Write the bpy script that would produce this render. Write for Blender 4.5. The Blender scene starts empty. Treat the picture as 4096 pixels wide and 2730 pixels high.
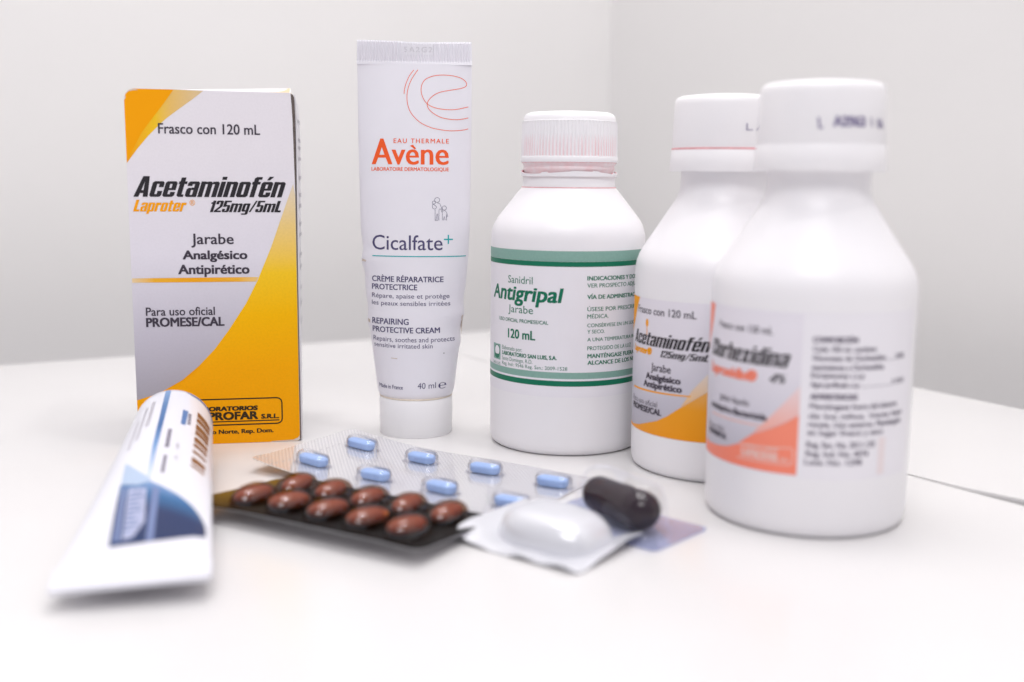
import bpy, bmesh, math, random
from mathutils import Vector, Matrix
from mathutils.geometry import tessellate_polygon

SC = bpy.context.scene
COL = SC.collection
random.seed(7)
mm = 0.001

# ---------------------------------------------------------------- camera
CAM_H, PITCH, ROLL = 0.0864, math.radians(8.576), math.radians(-0.4996)
cd = bpy.data.cameras.new('camera')
cam = bpy.data.objects.new('camera', cd)
COL.objects.link(cam)
SC.camera = cam
right0, up0 = Vector((1, 0, 0)), Vector((0, math.sin(PITCH), math.cos(PITCH)))
fwd = Vector((0, math.cos(PITCH), -math.sin(PITCH)))
cr, sr = math.cos(ROLL), math.sin(ROLL)
rt, up = right0 * cr - up0 * sr, right0 * sr + up0 * cr
cam.matrix_world = Matrix(((rt.x, up.x, -fwd.x, 0), (rt.y, up.y, -fwd.y, 0), (rt.z, up.z, -fwd.z, CAM_H), (0, 0, 0, 1)))
cd.sensor_width = 36.0
cd.lens = 36.0 * 4361 / 4096
cd.clip_start, cd.clip_end = 0.005, 20
cd.dof.use_dof = True
cd.dof.focus_distance = 0.352
cd.dof.aperture_fstop = 6.6
cd.dof.aperture_blades = 0

# ---------------------------------------------------------------- world and lamps
W = bpy.data.worlds.new('World')
SC.world = W
W.use_nodes = True
bg = W.node_tree.nodes['Background']
bg.inputs[0].default_value = (0.93, 0.91, 1.0, 1)
bg.inputs[1].default_value = 0.42

def area(name, loc, target, sx, sy, power, color, shape='RECTANGLE'):
    l = bpy.data.lights.new(name, 'AREA')
    l.shape = shape
    l.size, l.size_y = sx, sy
    l.energy = power
    l.color = color
    o = bpy.data.objects.new(name, l)
    COL.objects.link(o)
    o.location = loc
    o.rotation_euler = (Vector(target) - Vector(loc)).to_track_quat('-Z', 'Y').to_euler()
    return o
area('ceiling_and_fill_light', (0.00, 0.40, 1.10), (0.0, 0.36, 0), 0.62, 0.34, 4.6, (1.0, 0.985, 0.98))
area('ceiling_and_fill_light', (-0.10, -0.50, 1.05), (0.0, 0.40, 0.05), 0.70, 0.40, 5.6, (1.0, 0.985, 0.98))  # soft fill added on the camera side to brighten the front faces
area('side_panel_light', (0.95, -0.15, 0.80), (0.02, 0.33, 0.05), 0.60, 0.60, 6.0, (1.0, 0.985, 0.985))
area('spot_lamp', (0.46, 0.56, 0.95), (0.0, 0.33, 0), 0.05, 0.05, 1.6, (1.0, 0.98, 0.97), 'DISK')
area('spot_lamp', (0.28, 0.18, 1.05), (0.0, 0.33, 0), 0.05, 0.05, 0.9, (1.0, 0.98, 0.97), 'DISK')

SC.view_settings.view_transform = 'Standard'
SC.view_settings.look = 'None'
SC.view_settings.exposure = 0.20
SC.view_settings.gamma = 1.0
SC.view_settings.use_curve_mapping = False
SC.cycles.max_bounces = 12
SC.cycles.transparent_max_bounces = 16

# ---------------------------------------------------------------- materials
def new_mat(name):
    m = bpy.data.materials.new(name)
    m.use_nodes = True
    return m, m.node_tree, m.node_tree.nodes['Principled BSDF']

def mat(name, col, rough=0.4, metal=0.0, spec=0.5, coat=0.0, noise=0.0, nscale=300.0, bump=0.0, bscale=900.0, sss=0.0):
    m, nt, p = new_mat(name)
    p.inputs['Base Color'].default_value = (*col, 1)
    p.inputs['Roughness'].default_value = rough
    p.inputs['Metallic'].default_value = metal
    p.inputs['Specular IOR Level'].default_value = spec
    p.inputs['Coat Weight'].default_value = coat
    p.inputs['Coat Roughness'].default_value = 0.08
    if sss:
        p.inputs['Subsurface Weight'].default_value = sss
        p.inputs['Subsurface Radius'].default_value = (1, 0.95, 0.9)
        p.inputs['Subsurface Scale'].default_value = 0.002
    tc = nt.nodes.new('ShaderNodeTexCoord')
    if noise:
        n = nt.nodes.new('ShaderNodeTexNoise')
        n.inputs['Scale'].default_value = nscale
        n.inputs['Detail'].default_value = 5
        r = nt.nodes.new('ShaderNodeValToRGB')
        r.color_ramp.elements[0].position, r.color_ramp.elements[1].position = 0.3, 0.7
        r.color_ramp.elements[0].color = (*[c * (1 - noise) for c in col], 1)
        r.color_ramp.elements[1].color = (*[min(1, c * (1 + noise * 0.5)) for c in col], 1)
        nt.links.new(tc.outputs['Object'], n.inputs['Vector'])
        nt.links.new(n.outputs['Fac'], r.inputs['Fac'])
        nt.links.new(r.outputs['Color'], p.inputs['Base Color'])
    if bump:
        n2 = nt.nodes.new('ShaderNodeTexNoise')
        n2.inputs['Scale'].default_value = bscale
        n2.inputs['Detail'].default_value = 4
        b = nt.nodes.new('ShaderNodeBump')
        b.inputs['Strength'].default_value = bump
        b.inputs['Distance'].default_value = 0.0002
        nt.links.new(tc.outputs['Object'], n2.inputs['Vector'])
        nt.links.new(n2.outputs['Fac'], b.inputs['Height'])
        nt.links.new(b.outputs['Normal'], p.inputs['Normal'])
    return m

def ramp_mat(name, stops, axis='Y', lo=0.0, hi=1.0, rough=0.45, spec=0.4, speck=0.0, tilt=0.0):
    """printed colour that changes along the sheet (UV in millimetres)"""
    m, nt, p = new_mat(name)
    p.inputs['Roughness'].default_value = rough
    p.inputs['Specular IOR Level'].default_value = spec
    tc = nt.nodes.new('ShaderNodeTexCoord')
    sep = nt.nodes.new('ShaderNodeSeparateXYZ')
    nt.links.new(tc.outputs['UV'], sep.inputs[0])
    src = sep.outputs[axis]
    if tilt:
        ma = nt.nodes.new('ShaderNodeMath'); ma.operation = 'MULTIPLY_ADD'
        nt.links.new(sep.outputs['X' if axis == 'Y' else 'Y'], ma.inputs[0])
        ma.inputs[1].default_value = tilt
        nt.links.new(src, ma.inputs[2])
        src = ma.outputs[0]
    mr = nt.nodes.new('ShaderNodeMapRange')
    mr.inputs['From Min'].default_value, mr.inputs['From Max'].default_value = lo, hi
    nt.links.new(src, mr.inputs['Value'])
    r = nt.nodes.new('ShaderNodeValToRGB')
    el = r.color_ramp.elements
    while len(el) < len(stops):
        el.new(0.5)
    for e, (ps, c) in zip(el, stops):
        e.position = ps
        e.color = (*c, 1)
    nt.links.new(mr.outputs[0], r.inputs['Fac'])
    out = r.outputs['Color']
    if speck:
        n = nt.nodes.new('ShaderNodeTexNoise'); n.inputs['Scale'].default_value = 1.4; n.inputs['Detail'].default_value = 6
        nt.links.new(tc.outputs['UV'], n.inputs['Vector'])
        mx = nt.nodes.new('ShaderNodeMixRGB'); mx.blend_type = 'MULTIPLY'
        rr = nt.nodes.new('ShaderNodeValToRGB')
        rr.color_ramp.elements[0].position, rr.color_ramp.elements[0].color = 0.25, (1 - speck, 1 - speck, 1 - speck, 1)
        rr.color_ramp.elements[1].position, rr.color_ramp.elements[1].color = 0.6, (1, 1, 1, 1)
        nt.links.new(n.outputs['Fac'], rr.inputs['Fac'])
        mx.inputs['Fac'].default_value = 1
        nt.links.new(out, mx.inputs[1]); nt.links.new(rr.outputs['Color'], mx.inputs[2])
        out = mx.outputs[0]
    nt.links.new(out, p.inputs['Base Color'])
    return m

def film_mat(name, tint=(1, 1, 1), gloss=0.06, rough=0.06, haze=0.0, hazecol=(0.9, 0.9, 0.95), top=0.55):
    """thin clear plastic: light passes straight through, the skin reflects by angle"""
    m = bpy.data.materials.new(name)
    m.use_nodes = True
    nt = m.node_tree
    nt.nodes.clear()
    out = nt.nodes.new('ShaderNodeOutputMaterial')
    tr = nt.nodes.new('ShaderNodeBsdfTransparent'); tr.inputs[0].default_value = (*tint, 1)
    gl = nt.nodes.new('ShaderNodeBsdfGlossy'); gl.inputs['Roughness'].default_value = rough
    gl.inputs[0].default_value = (1, 1, 1, 1)
    lw = nt.nodes.new('ShaderNodeLayerWeight'); lw.inputs['Blend'].default_value = 0.25
    mr = nt.nodes.new('ShaderNodeMapRange')
    mr.inputs['To Min'].default_value, mr.inputs['To Max'].default_value = gloss, top
    nt.links.new(lw.outputs['Fresnel'], mr.inputs['Value'])
    mx = nt.nodes.new('ShaderNodeMixShader')
    nt.links.new(mr.outputs[0], mx.inputs[0])
    base = tr.outputs[0]
    if haze:
        df = nt.nodes.new('ShaderNodeBsdfDiffuse'); df.inputs[0].default_value = (*hazecol, 1)
        m2 = nt.nodes.new('ShaderNodeMixShader'); m2.inputs[0].default_value = haze
        nt.links.new(tr.outputs[0], m2.inputs[1]); nt.links.new(df.outputs[0], m2.inputs[2])
        base = m2.outputs[0]
    nt.links.new(base, mx.inputs[1]); nt.links.new(gl.outputs[0], mx.inputs[2])
    nt.links.new(mx.outputs[0], out.inputs[0])
    return m

M = {}
M['wall'] = mat('painted_wall', (0.80, 0.787, 0.777), 0.75, spec=0.2, noise=0.02, nscale=6, bump=0.15, bscale=120)
M['table'] = mat('white_laminate', (0.72, 0.707, 0.705), 0.22, spec=0.45, noise=0.02, nscale=14, bump=0.02, bscale=500)
def smudge(m, lo, hi, sc):
    nt = m.node_tree
    p = nt.nodes['Principled BSDF']
    tc = nt.nodes.new('ShaderNodeTexCoord'); n = nt.nodes.new('ShaderNodeTexNoise'); r = nt.nodes.new('ShaderNodeMapRange')
    n.inputs['Scale'].default_value = sc; n.inputs['Detail'].default_value = 6
    r.inputs['From Min'].default_value, r.inputs['From Max'].default_value = 0.3, 0.7
    r.inputs['To Min'].default_value, r.inputs['To Max'].default_value = lo, hi
    nt.links.new(tc.outputs['Object'], n.inputs['Vector']); nt.links.new(n.outputs['Fac'], r.inputs['Value']); nt.links.new(r.outputs[0], p.inputs['Roughness'])
M['floor'] = mat('floor_tile', (0.45, 0.43, 0.41), 0.5, noise=0.05, nscale=4)
M['plastic'] = mat('white_bottle_plastic', (0.86, 0.845, 0.865), 0.34, spec=0.45, noise=0.01, nscale=60, bump=0.05, bscale=260, sss=0.12)
M['cap'] = mat('white_cap_plastic', (0.87, 0.855, 0.87), 0.38, spec=0.45, bump=0.04, bscale=500, sss=0.1)
M['tube'] = mat('white_tube_plastic', (0.80, 0.785, 0.835), 0.36, spec=0.45, noise=0.015, nscale=90, bump=0.10, bscale=130)
M['tube_cap'] = mat('white_tube_cap', (0.86, 0.85, 0.86), 0.35, spec=0.4)
M['tube2'] = mat('glossy_white_tube', (0.74, 0.74, 0.80), 0.26, spec=0.4)
M['paper'] = mat('white_label_paper', (0.84, 0.82, 0.86), 0.40, spec=0.35, noise=0.012, nscale=120)
M['card'] = mat('white_carton_board', (0.78, 0.76, 0.79), 0.5, spec=0.3, noise=0.02, nscale=200)
M['slit_shade'] = mat('dark_slit_shade', (0.16, 0.13, 0.12), 0.85, spec=0.1, noise=0.3, nscale=900)  # dark brown standing for the shade in the panel slit
M['card_raw'] = mat('bare_carton_fibre', (0.72, 0.64, 0.55), 0.85, spec=0.1, noise=0.12, nscale=700)
M['ink'] = mat('black_ink', (0.018, 0.015, 0.02), 0.4, spec=0.4)
M['ink_soft'] = mat('charcoal_ink', (0.05, 0.04, 0.06), 0.45, spec=0.35)
M['ink_brown'] = mat('dark_olive_ink', (0.035, 0.022, 0.006), 0.45, spec=0.3)
M['ink_grey'] = mat('grey_ink', (0.16, 0.14, 0.19), 0.5, spec=0.3)
M['ink_slate'] = mat('slate_stamp_ink', (0.30, 0.27, 0.40), 0.5, spec=0.3)
M['ink_pale'] = mat('pale_grey_ink', (0.48, 0.46, 0.5), 0.5, spec=0.3)
M['ink_violet'] = mat('slate_violet_ink', (0.075, 0.065, 0.155), 0.45, spec=0.35)
M['ink_orange'] = mat('orange_ink', (0.93, 0.37, 0.0), 0.5, spec=0.15)
M['ink_red'] = mat('vermilion_ink', (0.86, 0.105, 0.015), 0.42, spec=0.35)
M['ink_teal'] = mat('teal_ink', (0.0, 0.40, 0.42), 0.42, spec=0.35)
M['ink_green'] = mat('deep_green_ink', (0.0, 0.165, 0.085), 0.42, spec=0.35)
M['ink_sage'] = mat('sage_green_ink', (0.24, 0.42, 0.36), 0.45, spec=0.35, noise=0.06, nscale=1500)
M['ink_coral'] = mat('coral_ink', (0.93, 0.25, 0.16), 0.45, spec=0.35)
M['ink_coral_pale'] = mat('pale_coral_ink', (0.86, 0.52, 0.46), 0.45, spec=0.35)
M['faint_orange'] = mat('faint_orange_print', (0.83, 0.74, 0.75), 0.45, spec=0.3)
M['ink_brown2'] = mat('tan_brown_ink', (0.23, 0.092, 0.03), 0.4, spec=0.12)
M['ink_steel'] = mat('steel_blue_ink', (0.17, 0.22, 0.40), 0.35, spec=0.2)
M['panel_print'] = mat('lilac_panel_print', (0.40, 0.43, 0.60), 0.35, spec=0.2, noise=0.12, nscale=400)
M['ink_blue'] = mat('mid_blue_ink', (0.10, 0.19, 0.40), 0.35, spec=0.2)
M['ink_ice'] = mat('ice_blue_ink', (0.42, 0.52, 0.68), 0.35, spec=0.25)
M['emboss_shade'] = mat('shaded_emboss_plastic', (0.66, 0.645, 0.69), 0.4, spec=0.4)  # tube plastic darkened: relief shade of the pressed code put into colour
M['pink'] = mat('dried_pink_syrup', (0.80, 0.33, 0.36), 0.45, spec=0.4, noise=0.25, nscale=900)
M['tablet'] = mat('pale_blue_tablet', (0.37, 0.52, 0.83), 0.5, spec=0.35, noise=0.04, nscale=800)
M['softgel'] = mat('red_brown_softgel', (0.56, 0.135, 0.028), 0.11, spec=0.5)
M['capsule'] = mat('dark_plum_capsule', (0.016, 0.005, 0.012), 0.09, spec=0.4)
M['amber_sheet'] = None
M['film'] = film_mat('clear_blister_film', gloss=0.03, rough=0.10, top=0.35)
M['thin_film'] = film_mat('thin_clear_film', gloss=0.03, rough=0.02, top=0.18)
M['pocket_film'] = film_mat('clear_pocket_film', (0.97, 0.97, 0.985), gloss=0.05, rough=0.06, top=0.8)
M['amber_film'] = film_mat('amber_blister_film', (0.60, 0.45, 0.36), gloss=0.065, rough=0.03, top=0.22)
M['blue_film'] = film_mat('bluish_clear_film', (0.86, 0.88, 0.97), gloss=0.07, rough=0.08, haze=0.22, hazecol=(0.62, 0.66, 0.88))
M['pod'] = mat('white_foil_pod', (0.70, 0.705, 0.745), 0.26, metal=0.2, spec=0.5, bump=0.10, bscale=160)

# silver foil with the pressed lattice of the sealing roller
def foil_mat():
    m, nt, p = new_mat('silver_blister_foil')
    p.inputs['Base Color'].default_value = (0.78, 0.77, 0.79, 1)
    p.inputs['Metallic'].default_value = 0.45
    p.inputs['Roughness'].default_value = 0.30
    tc = nt.nodes.new('ShaderNodeTexCoord')
    hs = []
    for ang in (45, -45):
        mp = nt.nodes.new('ShaderNodeMapping')
        mp.inputs['Rotation'].default_value = (0, 0, math.radians(ang))
        wv = nt.nodes.new('ShaderNodeTexWave')
        wv.inputs['Scale'].default_value = 0.30
        wv.wave_profile = 'SIN'
        nt.links.new(tc.outputs['UV'], mp.inputs['Vector'])
        nt.links.new(mp.outputs[0], wv.inputs['Vector'])
        hs.append(wv.outputs['Fac'])
    mul = nt.nodes.new('ShaderNodeMath'); mul.operation = 'MULTIPLY'
    nt.links.new(hs[0], mul.inputs[0]); nt.links.new(hs[1], mul.inputs[1])
    cr_ = nt.nodes.new('ShaderNodeValToRGB')
    cr_.color_ramp.elements[0].position, cr_.color_ramp.elements[0].color = 0.05, (0.70, 0.69, 0.73, 1)  # relief shade painted into the colour: lattice hollows darker, dots lighter
    cr_.color_ramp.elements[1].position, cr_.color_ramp.elements[1].color = 0.55, (0.98, 0.97, 0.985, 1)
    nt.links.new(mul.outputs[0], cr_.inputs['Fac'])
    nt.links.new(cr_.outputs['Color'], p.inputs['Base Color'])
    b = nt.nodes.new('ShaderNodeBump')
    b.inputs['Strength'].default_value = 0.8
    b.inputs['Distance'].default_value = 0.00015
    nt.links.new(mul.outputs[0], b.inputs['Height'])
    nt.links.new(b.outputs['Normal'], p.inputs['Normal'])
    return m
M['foil'] = foil_mat()

# cap plastic whose lower grooves hold dried pink syrup
def stained_cap_mat():
    m, nt, p = new_mat('syrup_stained_cap')
    p.inputs['Roughness'].default_value = 0.4
    tc = nt.nodes.new('ShaderNodeTexCoord')
    sep = nt.nodes.new('ShaderNodeSeparateXYZ')
    nt.links.new(tc.outputs['Object'], sep.inputs[0])
    mr = nt.nodes.new('ShaderNodeMapRange')
    mr.inputs['From Min'].default_value, mr.inputs['From Max'].default_value = 0.1008, 0.0915
    nt.links.new(sep.outputs['Z'], mr.inputs['Value'])
    n = nt.nodes.new('ShaderNodeTexNoise'); n.inputs['Scale'].default_value = 420; n.inputs['Detail'].default_value = 4
    mp = nt.nodes.new('ShaderNodeMapping'); mp.inputs['Scale'].default_value = (1, 1, 0.25)
    nt.links.new(tc.outputs['Object'], mp.inputs[0]); nt.links.new(mp.outputs[0], n.inputs['Vector'])
    mu = nt.nodes.new('ShaderNodeMath'); mu.operation = 'MULTIPLY'
    nt.links.new(mr.outputs[0], mu.inputs[0]); nt.links.new(n.outputs['Fac'], mu.inputs[1])
    # grooves: distance from the axis
    v2 = nt.nodes.new('ShaderNodeVectorMath'); v2.operation = 'MULTIPLY'; v2.inputs[1].default_value = (1, 1, 0)
    ln = nt.nodes.new('ShaderNodeVectorMath'); ln.operation = 'LENGTH'
    nt.links.new(tc.outputs['Object'], v2.inputs[0]); nt.links.new(v2.outputs[0], ln.inputs[0])
    g = nt.nodes.new('ShaderNodeMapRange')
    g.inputs['From Min'].default_value, g.inputs['From Max'].default_value = 0.01545, 0.0151
    nt.links.new(ln.outputs['Value'], g.inputs['Value'])
    m2 = nt.nodes.new('ShaderNodeMath'); m2.operation = 'MULTIPLY'
    nt.links.new(mu.outputs[0], m2.inputs[0]); nt.links.new(g.outputs[0], m2.inputs[1])
    r = nt.nodes.new('ShaderNodeValToRGB')
    r.color_ramp.elements[0].position, r.color_ramp.elements[0].color = 0.04, (0.87, 0.855, 0.875, 1)
    r.color_ramp.elements[1].position, r.color_ramp.elements[1].color = 0.46, (0.80, 0.38, 0.42, 1)
    nt.links.new(m2.outputs[0], r.inputs['Fac'])
    nt.links.new(r.outputs['Color'], p.inputs['Base Color'])
    return m
M['cap_stained'] = stained_cap_mat()

def neck_mat():
    m, nt, p = new_mat('syrup_stained_neck')
    p.inputs['Roughness'].default_value = 0.35
    tc = nt.nodes.new('ShaderNodeTexCoord')
    n = nt.nodes.new('ShaderNodeTexNoise'); n.inputs['Scale'].default_value = 260; n.inputs['Detail'].default_value = 5
    nt.links.new(tc.outputs['Object'], n.inputs['Vector'])
    r = nt.nodes.new('ShaderNodeValToRGB')
    r.color_ramp.elements[0].position, r.color_ramp.elements[0].color = 0.35, (0.86, 0.80, 0.82, 1)
    r.color_ramp.elements[1].position, r.color_ramp.elements[1].color = 0.75, (0.86, 0.60, 0.62, 1)
    nt.links.new(n.outputs['Fac'], r.inputs['Fac'])
    nt.links.new(r.outputs['Color'], p.inputs['Base Color'])
    return m
M['neck_stained'] = neck_mat()

SILVERY = [(0.0, (0.36, 0.345, 0.40)), (0.28, (0.55, 0.525, 0.60)), (0.62, (0.78, 0.75, 0.815)), (1.0, (0.82, 0.785, 0.825))]
M['box_front'] = ramp_mat('silver_grey_printed_card', SILVERY, 'Y', 12, 92, 0.45, 0.35, speck=0.03)
M['box_yellow'] = ramp_mat('yellow_orange_print', [(0.0, (0.96, 0.385, 0.0)), (0.30, (0.98, 0.43, 0.0)), (0.50, (0.98, 0.51, 0.0)), (0.66, (0.96, 0.60, 0.02)), (0.84, (0.87, 0.63, 0.24)), (1.0, (0.78, 0.68, 0.54))], 'Y', 0, 84, 0.5, 0.15, speck=0.06)
M['box_tan'] = ramp_mat('tan_yellow_print', [(0.0, (0.92, 0.36, 0.0)), (0.4, (0.90, 0.55, 0.01)), (0.62, (0.82, 0.52, 0.14)), (1.0, (0.74, 0.55, 0.30))], 'X', 0, 22, 0.42, 0.35, speck=0.04)
M['lab2'] = ramp_mat('silver_grey_printed_label', [(0.0, (0.45, 0.43, 0.49)), (0.35, (0.62, 0.60, 0.67)), (0.7, (0.76, 0.73, 0.79)), (1.0, (0.80, 0.77, 0.83))], 'Y', 14, 52, 0.42, 0.35)
M['lab_orange'] = ramp_mat('orange_label_print', [(0.0, (0.86, 0.31, 0.0)), (0.6, (0.86, 0.34, 0.01)), (1.0, (0.82, 0.42, 0.12))], 'Y', 12, 27, 0.42, 0.35)
M['lab_coral'] = ramp_mat('coral_label_print', [(0.0, (0.92, 0.24, 0.155)), (1.0, (0.93, 0.28, 0.18))], 'Y', 15, 31, 0.45, 0.35)
M['lab_pale'] = ramp_mat('fading_coral_print', [(0.0, (0.88, 0.40, 0.32)), (1.0, (0.82, 0.68, 0.70))], 'Y', 25, 38, 0.45, 0.35)
M['lab_paleo'] = ramp_mat('fading_orange_print', [(0.0, (0.82, 0.48, 0.18)), (1.0, (0.80, 0.70, 0.62))], 'Y', 21, 32, 0.45, 0.35)
M['amber_sheet'] = ramp_mat('dark_amber_plastic', [(0.0, (0.17, 0.095, 0.012)), (0.10, (0.10, 0.055, 0.008)), (0.22, (0.03, 0.02, 0.010)), (0.4, (0.012, 0.011, 0.011)), (1.0, (0.012, 0.011, 0.011))], 'X', -40, 34, 0.5, 0.08)
M['tube_blue'] = ramp_mat('deepening_blue_print', [(0.0, (0.005, 0.028, 0.11)), (0.25, (0.020, 0.036, 0.105)), (0.55, (0.022, 0.038, 0.11)), (0.78, (0.04, 0.14, 0.31)), (1.0, (0.24, 0.36, 0.60))], 'Y', 10, 43, 0.3, 0.2, tilt=0.75)

# ---------------------------------------------------------------- helpers
def tag(o, label=None, cat=None, group=None, kind=None):
    if label: o['label'] = label
    if cat: o['category'] = cat
    if group: o['group'] = group
    if kind: o['kind'] = kind
    return o

def thing(name, label, cat, loc=(0, 0, 0), rz=0.0, group=None):
    o = bpy.data.objects.new(name, None)
    o.empty_display_size = 0.01
    COL.objects.link(o)
    o.location = loc
    o.rotation_euler = (0, 0, rz)
    return tag(o, label, cat, group)

def obj(name, verts, faces, m, parent=None, smooth=False, uvs=None, auto=None):
    me = bpy.data.meshes.new(name)
    me.from_pydata([tuple(v) for v in verts], [], faces)
    if uvs is not None:
        ul = me.uv_layers.new(name='print')
        for lp in me.loops:
            ul.data[lp.index].uv = uvs[lp.vertex_index]
    me.update()
    return wrap(name, me, m, parent, smooth, auto)

def wrap(name, me, m, parent=None, smooth=False, auto=None):
    me.materials.append(m)
    if smooth:
        me.shade_smooth()
    if auto is not None:
        me.set_sharp_from_angle(angle=math.radians(auto))
    o = bpy.data.objects.new(name, me)
    COL.objects.link(o)
    if parent is not None:
        o.parent = parent
    return o

def from_bm(name, bm, m, parent=None, smooth=False, auto=None):
    bmesh.ops.recalc_face_normals(bm, faces=bm.faces[:])
    me = bpy.data.meshes.new(name)
    bm.to_mesh(me)
    bm.free()
    return wrap(name, me, m, parent, smooth, auto)

def lathe(name, prof, m, parent=None, n=128, rib=None, auto=40):
    """prof: (r, z) in mm; rib(r, z, theta) -> r"""
    vs, fs = [], []
    for r, z in prof:
        for k in range(n):
            t = 2 * math.pi * k / n
            rr = rib(r, z, t) if rib else r
            vs.append((rr * mm * math.sin(t), -rr * mm * math.cos(t), z * mm))
    for j in range(len(prof) - 1):
        for k in range(n):
            a, b = j * n + k, j * n + (k + 1) % n
            fs.append((a, b, b + n, a + n))
    for j, flip in ((0, True), (len(prof) - 1, False)):
        if prof[j][0] > 0.01:
            ring = [j * n + k for k in range(n)]
            fs.append(ring[::-1] if flip else ring)
    return obj(name, vs, fs, m, parent, True, auto=auto)

def slab(name, pts, z0, z1, m, parent=None, bev=0.0):
    """upright prism over a ground polygon (metres)"""
    bm = bmesh.new()
    b = [bm.verts.new((x, y, z0)) for x, y in pts]
    t = [bm.verts.new((x, y, z1)) for x, y in pts]
    bm.faces.new(b[::-1]); bm.faces.new(t)
    n = len(pts)
    for i in range(n):
        bm.faces.new((b[i], b[(i + 1) % n], t[(i + 1) % n], t[i]))
    bmesh.ops.recalc_face_normals(bm, faces=bm.faces[:])
    if bev:
        bmesh.ops.bevel(bm, geom=[e for e in bm.edges if e.verts[0].co.z > z1 - 1e-6 and e.verts[1].co.z > z1 - 1e-6], offset=bev, segments=2, affect='EDGES')
    return from_bm(name, bm, m, parent)

def panel(name, pts, y0, y1, m, parent=None, bev=0.0):
    """card panel: polygon in (x, z) mm, thickness between y0 and y1 mm"""
    bm = bmesh.new()
    f = [bm.verts.new((x * mm, y0 * mm, z * mm)) for x, z in pts]
    k = [bm.verts.new((x * mm, y1 * mm, z * mm)) for x, z in pts]
    bm.faces.new(f); bm.faces.new(k[::-1])
    n = len(pts)
    for i in range(n):
        bm.faces.new((f[i], f[(i + 1) % n], k[(i + 1) % n], k[i]))
    bmesh.ops.recalc_face_normals(bm, faces=bm.faces[:])
    o = from_bm(name, bm, m, parent)
    ul = o.data.uv_layers.new(name='print')
    for lp in o.data.loops:
        c = o.data.vertices[lp.vertex_index].co
        ul.data[lp.index].uv = (c.x / mm, c.z / mm)
    return o

# ---- lettering: outlines of the built-in typeface, laid on real surfaces
_cache = {}
def glyphs(s, spacing=1.0):
    key = (s, spacing)
    if key not in _cache:
        c = bpy.data.curves.new('lettering_source', 'FONT')
        c.body = s
        c.size = 1.0
        c.resolution_u = 3
        c.fill_mode = 'FRONT'
        c.space_character = spacing
        o = bpy.data.objects.new('lettering_source', c)
        COL.objects.link(o)
        dg = bpy.context.evaluated_depsgraph_get()
        me = bpy.data.meshes.new_from_object(o.evaluated_get(dg))
        vs = [(v.co.x, v.co.y) for v in me.vertices]
        fs = [tuple(p.vertices) for p in me.polygons]
        bpy.data.objects.remove(o)
        bpy.data.curves.remove(c)
        bpy.data.meshes.remove(me)
        _cache[key] = (vs, fs)
    return _cache[key]
CAPH = max(v[1] for v in glyphs('H')[0])
XH = max(v[1] for v in glyphs('x')[0])

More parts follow.
